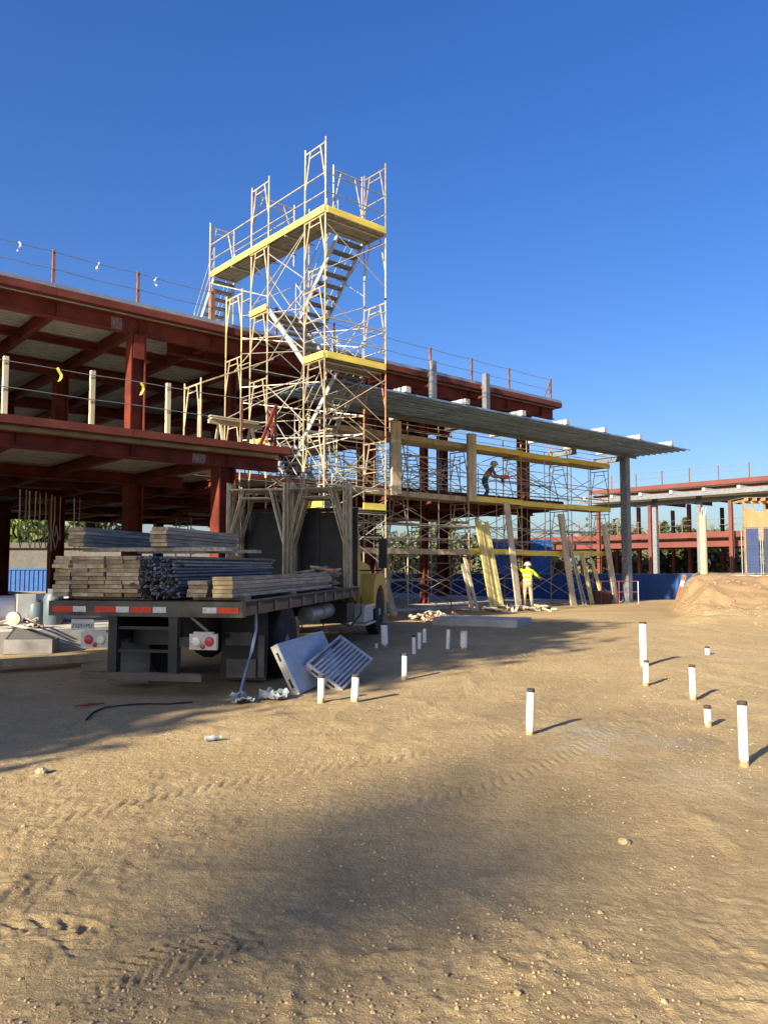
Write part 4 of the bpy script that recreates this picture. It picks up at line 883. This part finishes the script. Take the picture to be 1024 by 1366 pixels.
# ------------------------------------------------------------------ people
SKIN = mat('skin', (.42, .25, .17), .6); HIVIS = mat('hi_vis_yellow', (.62, .74, .03), .75, var=.12); PANT = mat('khaki_trousers', (.36, .30, .20), .85); BOOT = mat('boots', (.13, .09, .06), .8)
JEAN = mat('blue_jeans', (.06, .10, .19), .85); TANV = mat('tan_vest', (.40, .30, .17), .85); SILV = mat('silver_stripe', (.60, .58, .52), .4); ORST = mat('orange_stripe', (.75, .28, .06), .6)
def person(label, loc, rz, J, bones, hands, helmet, stripes=None, mats=None):
    names = list(J); me = bpy.data.meshes.new('person'); me.from_pydata([J[n][0] for n in names], [], [])
    ed = [(names.index(a), names.index(b)) for a, b, _ in bones]; me.clear_geometry(); me.from_pydata([J[n][0] for n in names], ed, [])
    o = bpy.data.objects.new('tmp', me); COL.objects.link(o); o.modifiers.new('s', 'SKIN')
    if not me.skin_vertices: bpy.context.view_layer.update()
    for i, n in enumerate(names):
        v = me.skin_vertices[0].data[i]; r = J[n][1]; v.radius = r if isinstance(r, tuple) else (r, r); v.use_root = (n == 'pelvis')
    sb = o.modifiers.new('d', 'SUBSURF'); sb.levels = 2; sb.render_levels = 2
    bpy.context.view_layer.update(); m2 = bpy.data.meshes.new_from_object(o.evaluated_get(bpy.context.evaluated_depsgraph_get())); bpy.data.objects.remove(o)
    ml = []; m2.materials.clear()
    for a, b, m in bones:
        if m not in ml: ml.append(m); m2.materials.append(m)
    for p in m2.polygons:
        c = p.center; best = 9
        for a, b, m in bones:
            A = Vector(J[a][0]); B = Vector(J[b][0]); d = B - A; t = max(0, min(1, (c - A).dot(d) / d.length_squared)); k = (A + d * t - c).length
            if k < best: best = k; p.material_index = ml.index(m)
        p.use_smooth = True
    root = thing('person', label, 'person', loc, rz); link('body', m2, root)
    hx = Vector(J['head'][0]); fw = Vector(J['nose'][0]) - hx; fw.z = 0; fw.normalize(); sd = fw.cross(Vector((0, 0, 1)))
    hm = MB(); n = 16; prof = [(.155, -.0), (.152, .03), (.135, .09), (.10, .13), (.05, .152), (.004, .158)]; hm.lathe(prof, n, 'z', tuple(hx + Vector((0, 0, .035)))); hm.lathe([(.175, -.008), (.178, .0), (.13, .012)], n, 'z', tuple(hx + Vector((0, 0, .033)) + fw * .02))
    hm.build('hard_hat', helmet, root, smooth=True)
    for c, d in hands:
        c = Vector(c); d = Vector(d).normalized(); u = d.cross(Vector((0, 1, 0.3))).normalized(); g = MB(); g.bar(c - d * .02, c + d * .08, .085, .035, u.cross(d))
        for i, L in enumerate((.065, .078, .072, .055)): b0 = c + d * .078 + u * (.033 - .022 * i); g.path([b0, b0 + d * L * .55, b0 + d * L + u.cross(d) * -.02], .0095, 5)
        b0 = c + d * .01 + u * .042; g.path([b0, b0 + u * .03 + d * .025, b0 + u * .035 + d * .06], .0105, 5); g.build('glove', SKIN, root)
    for args in (stripes or []): 
        (z0, z1, rx, ry, m, cy) = args; g = MB(); g.lathe([(1, 0), (1, 1)], 20); g.v = [(a * rx, b * ry + cy, z0 + c * (z1 - z0)) for a, b, c in g.v]; g.f = g.f[:-2]; g.m = g.m[:-2]; g.build('reflective_stripe', m, root)
    return root
Jw = {'pelvis': ((0, 0, .93), (.16, .115)), 'spine': ((0, .0, 1.12), (.155, .11)), 'chest': ((0, .01, 1.34), (.185, .12)), 'neck': ((0, .01, 1.49), .058), 'head': ((0, .03, 1.60), (.085, .10)), 'crown': ((0, .03, 1.70), (.075, .085)), 'nose': ((0, .115, 1.595), .03),
 'lsh': ((-.18, 0, 1.41), .075), 'lel': ((-.33, .10, 1.50), .055), 'lha': ((-.27, .24, 1.74), .040), 'rsh': ((.18, 0, 1.41), .075), 'rel': ((.37, .02, 1.22), .055), 'rha': ((.47, .16, 1.14), .040),
 'lhip': ((-.10, 0, .86), .105), 'lkn': ((-.13, .02, .48), .075), 'lan': ((-.14, -.01, .10), .055), 'lto': ((-.16, .17, .045), .045), 'rhip': ((.10, 0, .86), .105), 'rkn': ((.12, .0, .48), .075), 'ran': ((.15, -.02, .10), .055), 'rto': ((.18, .15, .045), .045)}
def bones(top, leg, arm): return [('pelvis', 'spine', top), ('spine', 'chest', top), ('chest', 'neck', top), ('neck', 'head', SKIN), ('head', 'crown', SKIN), ('head', 'nose', SKIN), ('chest', 'lsh', arm), ('lsh', 'lel', arm), ('lel', 'lha', arm), ('chest', 'rsh', arm), ('rsh', 'rel', arm), ('rel', 'rha', arm),
 ('pelvis', 'lhip', leg), ('lhip', 'lkn', leg), ('lkn', 'lan', leg), ('lan', 'lto', BOOT), ('pelvis', 'rhip', leg), ('rhip', 'rkn', leg), ('rkn', 'ran', leg), ('ran', 'rto', BOOT)]
wp = at_ground(704, 811); 
person('person in yellow high visibility jacket and white hard hat reaching up a plank', (wp.x, wp.y, surf(wp.x, wp.y)), -.06, Jw, bones(HIVIS, PANT, HIVIS), [((-.27, .25, 1.77), (.05, .2, 1)), ((.48, .18, 1.13), (.5, .8, -.4))], WHT,
       [(1.04, 1.09, .182, .136, SILV, 0.0), (1.00, 1.03, .184, .138, ORST, 0.0), (1.24, 1.28, .212, .148, SILV, 0.01)])
Jb = {'pelvis': ((0, 0, .88), (.15, .12)), 'spine': ((0, .10, 1.05), (.15, .115)), 'chest': ((0, .24, 1.24), (.175, .125)), 'neck': ((0, .34, 1.35), .058), 'head': ((0, .41, 1.44), (.085, .10)), 'crown': ((0, .42, 1.54), (.075, .085)), 'nose': ((0, .50, 1.42), .03),
 'lsh': ((-.18, .26, 1.29), .07), 'lel': ((-.24, .40, 1.05), .052), 'lha': ((-.12, .62, 1.0), .04), 'rsh': ((.18, .26, 1.29), .07), 'rel': ((.26, .36, 1.04), .052), 'rha': ((.10, .60, 1.02), .04),
 'lhip': ((-.10, 0, .82), .10), 'lkn': ((-.14, .20, .46), .075), 'lan': ((-.15, .06, .10), .055), 'lto': ((-.16, .24, .045), .045), 'rhip': ((.10, 0, .82), .10), 'rkn': ((.14, .10, .46), .075), 'ran': ((.15, -.14, .10), .055), 'rto': ((.17, .05, .045), .045)}
sb_ = s_at(646, 645, 19.7)
pb = person('person in jeans, tan vest and white hard hat bending over on the scaffold deck', W(sb_, 19.72, 4.035), -1.35, Jb, bones(TANV, JEAN, mat('brown_shirt', (.16, .12, .09), .85)), [((-.10, .64, 1.0), (.4, 1, 0)), ((.08, .62, 1.02), (-.3, 1, 0))], WHT)
o = thing('power_tool', 'red power tool held by the bending person on the scaffold', 'tool', W(sb_, 19.72, 4.035) + Matrix.Rotation(-1.35, 3, 'Z') @ Vector((0, .78, 1.0)), -1.35)
MB().box(-.07, .07, -.1, .22, -.07, .08).tube((0, .2, 0), (0, .55, .08), .025, 8).build('motor', mat('tool_red', (.45, .05, .04), .5), o); MB().box(-.03, .03, -.08, .0, -.2, -.07).build('grip', BLK, o)
# ------------------------------------------------------------------ boards leaning on the scaffold
def lean(label, uf, topz, ds, n, wd, th, m, spread=.0, name='leaning_boards', seed=0, cat='planks', splay=0.0):
    rs = random.Random(seed); q = 18.74; s = s_at(uf, 810, q); foot = W(s, q); o = sqthing(name, label, cat, s, q, surf(foot.x, foot.y)); z0 = surf(foot.x, foot.y) - .02
    for i in range(n):
        a = Vector((s + i * (wd + .012), q + rs.uniform(-.06, .06), z0)); b = Vector((s + ds + i * (wd + .012) * (1 + splay) + rs.uniform(-.05, .05) * spread, FQ - .07 - th / 2, topz + rs.uniform(-.35, .0) * (1 if n > 1 else 0)))
        MB().bar(a, b, wd, th, (0, 1, .2)).build('plank' if wd > .08 else 'pole', m, o)
    return o
lean('three yellow edged planks leaning on the scaffold by the rubble', 655, 3.45, -.35, 4, .17, .06, YWOOD, 1, seed=1)
lean('short pair of cracked planks leaning beside the yellow edged planks', 632, 2.0, -.2, 2, .12, .05, PALE, 1, seed=2)
lean('tall grey plank leaning where the yellow jacketed person reaches up', 691, 4.0, -.12, 1, .30, .055, PALE, seed=3)
lean('wide pale plank with dark knot leaning between person and thin poles', 764, 3.75, -.2, 1, .34, .055, PALE, seed=4)
lean('thin grey poles leaning against the wide pale plank', 778, 2.7, -.45, 4, .045, .045, TUBEG, 1, seed=5, name='leaning_poles', cat='poles')
lean('thin yellow battens in the middle leaning group by the scaffold', 789, 2.25, -.15, 4, .055, .05, YWOOD, 1, seed=6, name='leaning_poles', cat='poles')
lean('thin yellow battens leaning closest to the last pale plank', 803, 2.15, -.2, 4, .055, .05, YWOOD, 1, seed=7, name='leaning_poles', cat='poles')
lean('pale wide plank leaning at the far scaffold end near the grey canopy post', 820, 3.7, -.2, 2, .19, .055, PALE, seed=8)
lean('grey plank leaning on the scaffold behind the truck hood', 525, 1.9, -.3, 1, .3, .05, WOODY, seed=9)
# ------------------------------------------------------------------ pad, rubble
o = sqthing('concrete_pad', 'low rough concrete pad on the dirt behind the thin white pipes', 'concrete pad', 15.5, 13.6)
a = at_ground(577, 834); b_ = at_ground(682, 838); o.location = (a.x, a.y, 0); o.rotation_euler = (0, 0, math.atan2(b_.y - a.y, b_.x - a.x)); ORG.pop(o.name)
MB().prism([(0, -.1), (1.3, -.1), (1.3, .2), (.03, .2), (0, .17)], 0, 2.35).build('pad', CONC, o)
o = thing('rubble_heap', 'heap of broken bricks and pale blocks at the concrete pad corner', 'rubble', (a.x - .3, a.y + 1.7, 0))
for i in range(40):
    h = rs.uniform(.05, .12); me = MB().box(-.11, .11, -.05, .05, -.035, .035).mesh('brick', rs.choice((RUBBLE, CONC, PALE, WOODY)))
    link('brick', me, o, (rs.gauss(0.3, .5), rs.gauss(0, .35), .05 + rs.random() * .16), (rs.uniform(-.5, .5), rs.uniform(-.5, .5), rs.uniform(0, 3)))
o = thing('timber_offcuts', 'scattered short timber offcuts lying at the foot of the scaffold', 'timber', (4.5, 28.0, 0))
for i in range(46):
    L = rs.uniform(.15, .7); me = MB().box(-L / 2, L / 2, -.05, .05, -.03, .03).mesh('offcut', rs.choice((PALE, CONC, WOODY, DARK)))
    link('offcut', me, o, (rs.uniform(-1.6, 1.6), rs.uniform(-.9, 1.2), .04 + rs.random() * .08), (rs.uniform(-.3, .3), rs.uniform(-.3, .3), rs.uniform(0, 3)))
# ------------------------------------------------------------------ blue screened fence
o = thing('blue_screen_fence', 'long blue fabric screened site fence behind the scaffold', 'fence', (8, 47, -.6))
NF = 11
for i in range(NF):
    x0 = -10.6 + 2.05 * i; mb = MB(); n = 14; vs = []
    for k in range(n + 1):
        for z in (0.03, 1.70): vs.append((x0 + 2.05 * k / n, .06 * math.sin(k * 1.1 + i * 2) * (1 if 0 < k < n else 0) * (.4 + .6 * (z > 1)), z))
    mb.add(vs, [(2*k, 2*k+2, 2*k+3, 2*k+1) for k in range(n)]); so = mb.build('screen', BLUEF, o)
    rod('fence_post', (x0, .05, 0), (x0, .05, 1.78), .03, GALV, o)
rod('top_rail', (-10.6, .05, 1.72), (-10.6 + 2.05 * NF, .05, 1.72), .02, GALV, o)
xe = -10.6 + 2.05 * NF
o = thing('container', 'bright blue shipping container beyond the blue screen fence', 'container', (9.2, 52, -.6))
def container(o, L, h=2.9):
    mb = MB(); prof = []; n = int(L / .28); 
    for i in range(n): x = -L / 2 + i * .28; prof += [(x, 0), (x + .08, 0), (x + .12, .05), (x + .24, .05)]
    prof += [(L / 2, 0), (L / 2, 2.4), (-L / 2, 2.4)]; mb.prism(prof, .12, h - .1, 'z'); mb.build('wall', BLUEC, o)
    f = MB()
    for x in (-L / 2, L / 2): f.box(x - .06, x + .06, -.04, .08, 0, h)
    f.box(-L / 2 + .06, L / 2 - .06, -.04, .08, 0, .119).box(-L / 2 + .06, L / 2 - .06, -.04, .08, h - .099, h); f.build('frame', BLUEC, o)
container(o, 4.2, 4.0)
o = thing('container', 'blue shipping container seen under the building beside white sacks', 'container', (-24.5, 49, -.3), .1); container(o, 7.0, 1.75)
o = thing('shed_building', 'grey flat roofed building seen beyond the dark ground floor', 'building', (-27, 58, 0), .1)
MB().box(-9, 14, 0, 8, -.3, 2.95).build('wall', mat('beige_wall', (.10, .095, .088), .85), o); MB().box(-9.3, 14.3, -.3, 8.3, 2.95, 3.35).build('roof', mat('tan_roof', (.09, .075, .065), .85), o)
# red equipment near the canopy post
p = at_ground(836, 808); o = thing('barrier_frame', 'small red and white pipe barrier frame next to the grey canopy post', 'barrier', (p.x + .3, p.y + 1.2, surf(p.x, p.y)))
DRED = mat('faded_red', (.22, .04, .03), .6)
for x in (-1.0, -.25, .55): rod('leg', (x, 0, 0), (x, 0, .95), .018, DRED if x < 0 else WHT, o)
for z in (.5, .95): rod('rail', (-1.0, 0, z), (.55, 0, z), .014, DRED, o)
MB().box(-1.2, -.5, .2, .7, 0, .55).build('crate', mat('dark_red_crate', (.05, .02, .02), .7), o)
p = Vector((12.75, 33.8, 0)); o = thing('barricade_plank', 'orange and white striped plank leaning at the mound beside the fence', 'barricade', (p.x, p.y, surf(p.x, p.y) - .03), -.1)
for i in range(5): MB().bar((.085 * i, .03 * i, .245 * i), (.085 * (i + 1), .03 * (i + 1), .245 * (i + 1)), .03, .15, (-.9, 0, .3)).build('stripe', ORANGE if i != 3 else WHT, o)
# ------------------------------------------------------------------ far wing of the building
wg = sqthing('far_steel_wing', 'distant red steel wing of the building across the site with grey canopy', 'building', 64.5, 30, -.6)
WS = 64.5
def wib(name, p, q, h, wd, m=RED2, up=(0, 0, 1)): return MB().ibeam(p, q, h, wd, .03, .025, up).build(name, m, wg)
for z0, z1, qa, qb, ss in ((8.55, 8.95, 14, 43.5, WS), (4.1, 4.6, 14, 56, WS + 1.5)):
    MB().box(ss - .1, ss, qa, qb, z0, z1).build('edge_plate', RED2, wg); MB().box(ss + .02, ss + 16, qa, qb, z1 - .25, z1 - .02).build('slab', CONC, wg)
    wib('girder', (ss + .6, qa, z0 - .45), (ss + .6, qb, z0 - .45), .7, .3); wib('girder', (ss + 8, qa, z0 - .45), (ss + 8, qb, z0 - .45), .7, .3)
    q = qa + 1
    while q < qb: wib('floor_beam', (ss + .8, q, z0 - .3), (ss + 16, q, z0 - .3), .45, .2); q += 3
for q in (15, 22.5, 30, 37.5, 43, 50):
    for ss in (WS + .7, WS + 8, WS + 15):
        top = 7.7 if q < 44 else 3.6
        wib('column', (ss, q, -.6), (ss, q, top), .34, .3, RED2, (1, 0, 0))
for q in np.arange(15, 43, 2.6): slab_part('guard_post', WS - .04, WS + .04, q, q + .08, 8.95, 10.2, RUSTP, wg)
for q in np.arange(15, 55, 2.2): slab_part('guard_post', WS + 1.5, WS + 1.58, q, q + .08, 4.6, 5.8, RUSTP, wg)
for z in (9.6, 10.1): rod('cable', (WS, 14, z), (WS, 43, z), .016, STEELW, wg)
for z in (5.2, 5.7): rod('cable', (WS + 1.5, 14, z), (WS + 1.5, 55, z), .016, STEELW, wg)
for q in (46.5, 49, 52): MB().box(WS + 1.35, WS + 1.39, q, q + .25, 3.4, 4.9).build('hanger', RED2, wg)
wc = sqthing('far_canopy', 'pale grey steel canopy on posts in front of the distant red wing', 'canopy', 52.5, 26, -.6)
me = deck_mesh(4.0, .8, 3, .08)
for k in range(26): link('deck_panel', me, wc, (51.2, 15 + .8 * k, 6.62))
MB().box(51.1, 51.2, 15, 35.8, 6.45, 6.78).build('edge_beam', GALV, wc)
for k in range(9): slab_part('canopy_beam', 51.0, 55.4, 15.6 + 2.4 * k, 15.8 + 2.4 * k, 6.72, 6.95, WHT, wc)
for u in (874, 924):
    q = {874: 29.6, 924: 26.2}[u]; MB().box(52.3, 52.62, q, q + .32, -.6, 6.6).build('canopy_post', GALV, wc)
MB().box(52.3, 52.6, 15, 35.6, 6.1, 6.4).build('canopy_girder', GALV, wc)
# ------------------------------------------------------------------ concrete pier, plywood building, mesh fence on the mound
pz = gz(15.0, 36.2); o = thing('concrete_pier', 'round beige concrete pier with rebar standing behind the mound', 'pier', (15.0, 36.2, pz - .1))
MB().lathe([(.17, 0), (.17, 3.15 - pz + .9), (.16, 3.17 - pz + .9)], 18).build('shaft', mat('beige_concrete', (.33, .275, .195), .85, var=.12, bump=.2), o, smooth=True)
for i in range(5): rod('rebar', (.1 * math.cos(i * 1.25), .1 * math.sin(i * 1.25), 3.0 - pz + .9), (.12 * math.cos(i * 1.25) + .05 * (i - 2), .12 * math.sin(i * 1.25), 3.55 - pz + .9), .012, WHT, o)
px_, py_ = 15.1, 31.0; mz = gz(px_ + 1, py_ + 1)
o = thing('plywood_shed', 'unfinished plywood walled timber structure behind the mesh fence', 'shed', (px_ - .28, py_ + .6, mz), -.06)
OSB = mat('plywood', (.29, .19, .095), .8, var=.22, scale=3, objvar=.12)
hh = [2.75 + .05 * math.sin(i * 2.3) for i in range(9)]
for i in range(9): slab_part('plywood_sheet', .42 * i + .004, .42 * (i + 1) - .004, 0, .02, 1.2 + .0, hh[i] - .18 * (i % 2), OSB, o)
for i in range(10): slab_part('stud', .42 * i - .02, .42 * i + .02, .025, .11, 0, 2.95, WOODN, o)
MB().box(-.05, 3.9, .02, .12, 2.951, 3.02).build('top_plate', WOODN, o); MB().box(-.03, .05, -.03, .02, 0, 2.8).build('corner_post', WOODN, o)
for i in range(12): slab_part('rafter', -.02 + .34 * i, .03 + .34 * i, -.35, 1.15, 3.021, 3.16, WOODN, o)
MB().box(-.1, 3.95, -.1, 1.2, 3.161, 3.19).build('roof_sheet', mat('dark_roof', (.14, .09, .06), .85), o)
o = thing('mesh_fence', 'temporary mesh fence panels with navy screen standing on the mound', 'fence', (px_ - .85, py_ - .3, mz), -.10)
def fpanel(x0, x1, m, first):
    for x in (x0, x1): rod('fence_post', (x, 0, .02), (x, 0, 1.95), .024, GALV, o)
    for z in (.06, 1.90): rod('fence_rail', (x0, 0, z), (x1, 0, z), .02, GALV, o)
    MB().box(x0 + .06 + (.12 if first else 0), x1 - .06, .012, .018, .1, 1.86).build('screen', m, o)
    mb = MB()
    for k in range(int((x1 - x0) / .12)): mb.tube((x0 + .12 * k, -.01, .06), (x0 + .12 * k, -.01, 1.9), .0025, 4, None, False)
    for k in range(15): mb.tube((x0, -.01, .1 + .125 * k), (x1, -.01, .1 + .125 * k), .0025, 4, None, False)
    mb.build('wire_mesh', GALV, o)
fpanel(0, .72, NAVY, True); fpanel(.80, 3.9, mat('dark_slate_screen', (.035, .045, .075), .8), False)
MB().box(-.3, 4.2, -.35, .45, -.45, .015).build('footing', CONC, o)
# weeds on the mound
p = gp(925, 776); o = thing('weed_clump', 'bright green leafy weeds growing on the mound edge', 'plant', (p.x + .1, p.y, gz(p.x + .1, p.y)))
def leaves(n, fn, size, m, name, parent, seed=0, elong=1.0):
    r_ = np.random.RandomState(seed); C = fn(r_, n); a = r_.normal(size=(n, 3)); a /= np.linalg.norm(a, axis=1)[:, None]; b = r_.normal(size=(n, 3)); b -= a * (a * b).sum(1)[:, None]; b /= np.linalg.norm(b, axis=1)[:, None]
    s_ = size * (.6 + .8 * r_.rand(n, 1)); V = np.stack([C - a * s_ * elong, C + b * s_ * .5, C + a * s_ * elong, C - b * s_ * .5], 1).reshape(-1, 3).astype(np.float32)
    me = bpy.data.meshes.new(name); me.vertices.add(len(V)); me.vertices.foreach_set('co', V.ravel()); me.loops.add(len(V)); me.loops.foreach_set('vertex_index', np.arange(len(V), dtype=np.int32))
    me.polygons.add(n); me.polygons.foreach_set('loop_start', np.arange(0, 4 * n, 4, dtype=np.int32)); me.polygons.foreach_set('loop_total', np.full(n, 4, dtype=np.int32)); me.update(calc_edges=True); me.materials.append(m)
    return link(name, me, parent)
leaves(900, lambda r, n: np.abs(r.normal(size=(n, 3))) * np.array([.01, .01, .18]) + r.normal(size=(n, 3)) * np.array([.42, .3, .03]) + np.array([0, 0, .06]), .09, LEAFL, 'foliage', o, 1, 1.2)
mb = MB()
for i in range(10): mb.path([(rs.gauss(0, .25), rs.gauss(0, .2), -.05), (rs.gauss(0, .35), rs.gauss(0, .25), .3)], .008, 4)
mb.build('stem', GRASS, o)
# ------------------------------------------------------------------ trees
def tree(name, label, x, y, h, rad, m, seed, ncl=40, per=60, leaf=.2, crown0=.3, cone=False, group=None, z0=None, clr=None, tk=1.0):
    r_ = random.Random(seed); zb = gz(x, y) if z0 is None else z0; o = thing(name, label, 'tree', (x, y, zb), 0, group); mb = MB()
    mb.path([(0, 0, -.2), (.05 * h * r_.uniform(-.5, .5), 0, h * .3), (.05 * h * r_.uniform(-.6, .6), .03 * h, h * .6), (0, 0, h * .92)], [h * .028 * tk, h * .022 * tk, h * .014 * tk, h * .004 * tk], 8)
    cl = []
    for i in range(ncl):
        t = r_.random(); z = h * (crown0 + (1 - crown0) * t); prof = (1 - t) ** .8 * (.35 + .65 * min(1, t * 6)) if cone else math.sqrt(max(.05, 1 - (2 * t - .9) ** 2 / 1.25))
        a = r_.uniform(0, 6.28); rr = rad * prof * math.sqrt(r_.random()); c = (rr * math.cos(a), rr * math.sin(a), z); cl.append(c)
        if i % 4 == 0 and not cone: mb.path([(0, 0, z * .55), (c[0] * .5, c[1] * .5, z * .8), c], [h * .009 * tk, h * .006 * tk, h * .002 * tk], 5)
    mb.build('trunk', BARK, o); cl = np.array(cl); cr = clr or (rad * (.30 if not cone else .22))
    leaves(ncl * per, lambda r, n: cl[r.randint(0, ncl, n)] + r.normal(size=(n, 3)) * cr * np.array([.6, .6, .5]), leaf, m, 'crown', o, seed)
    return o
GB = 'trees beyond the site fence'; tl = ['rounded olive green tree beyond the blue fence', 'dark rounded tree behind the distant steel wing']
i = 0
for x in np.arange(-14, 62, 4.2):
    i += 1; yy = 96 + 14 * ((i * 37) % 7) / 7; tree('broadleaf_tree', tl[i % 2], x + (i * 13 % 5) * .4, yy, 4.4 + 3.0 * ((i * 29) % 10) / 10, 2.6 + (i % 3) * .7, (LEAF, LEAFB)[i % 2], 100 + i, 44, 60, .34, .12, group=GB + (' rounded' if i % 2 else ' dark'), z0=-.8)
for k, u in enumerate((848, 857, 866, 874, 882, 893)):
    d = 100.0; x = (u - 512) / FPX * d; tree('cypress_tree', ('first', 'second', 'third', 'fourth', 'fifth', 'sixth')[k] + ' narrow dark cypress counted from the grey canopy post', x, d - 8, 7.2 + .8 * math.sin(k * 2.1), .95, LEAFD, 200 + k, 46, 50, .26, .02, True, group='cypress row beyond the fence', z0=-.8)
for k, (u, d, h) in enumerate(((30, 64, 6.6), (44, 63, 6.0), (110, 70, 6.6), (140, 72, 6.4), (320, 80, 6.5), (350, 82, 6.5))):
    tree('garden_tree', 'sunlit tree seen below the second floor beyond the grey flat roofed building', (u - 512) / FPX * d, d, h, 2.2, LEAFL if k < 2 else LEAF, 300 + k, 36, 60, .30, .15, group='trees behind the grey building', z0=-.4)
tree('bushy_tree', 'pale bushy tree standing just behind the blue fence', (590 - 512) / FPX * 62, 62, 6.2, 2.0, LEAF, 402, 30, 60, .22, .2, z0=-.6)
# ---- trees off to the left behind the camera: they cast the long shadows on the yard
def shade(label, gx, gy, L, off, h, rad, ncl, per, leaf, seed, crown0=.35, cone=False, tk=1.0):
    c = Vector((gx, gy, 0)) - SUN_H * L + Vector((-SUN_H.y, SUN_H.x, 0)) * off
    return tree('shade_tree', label, c.x, c.y, h, rad, LEAFD, seed, ncl, per, leaf, crown0, cone, z0=0.0, tk=tk)
shade('broad leafy tree left of the camera shading the truck rear', -1.9, 8.6, 18, 3.35, 13.2, 3.3, 150, 190, .21, 501, .16)
shade('unseen airy tall tree added far behind the camera to dim the near dirt', -.9, 2.0, 72, -1.0, 33.5, 6.0, 90, 9, .17, 503, .82, tk=.08)  # added out of view, its sparse crown only there to dim the foreground
shade('slender tall tree far behind the camera with a small tufted crown', -.10, 4.65, 74, .0, 31.8, 1.3, 30, 8, .16, 504, .975, tk=.08)
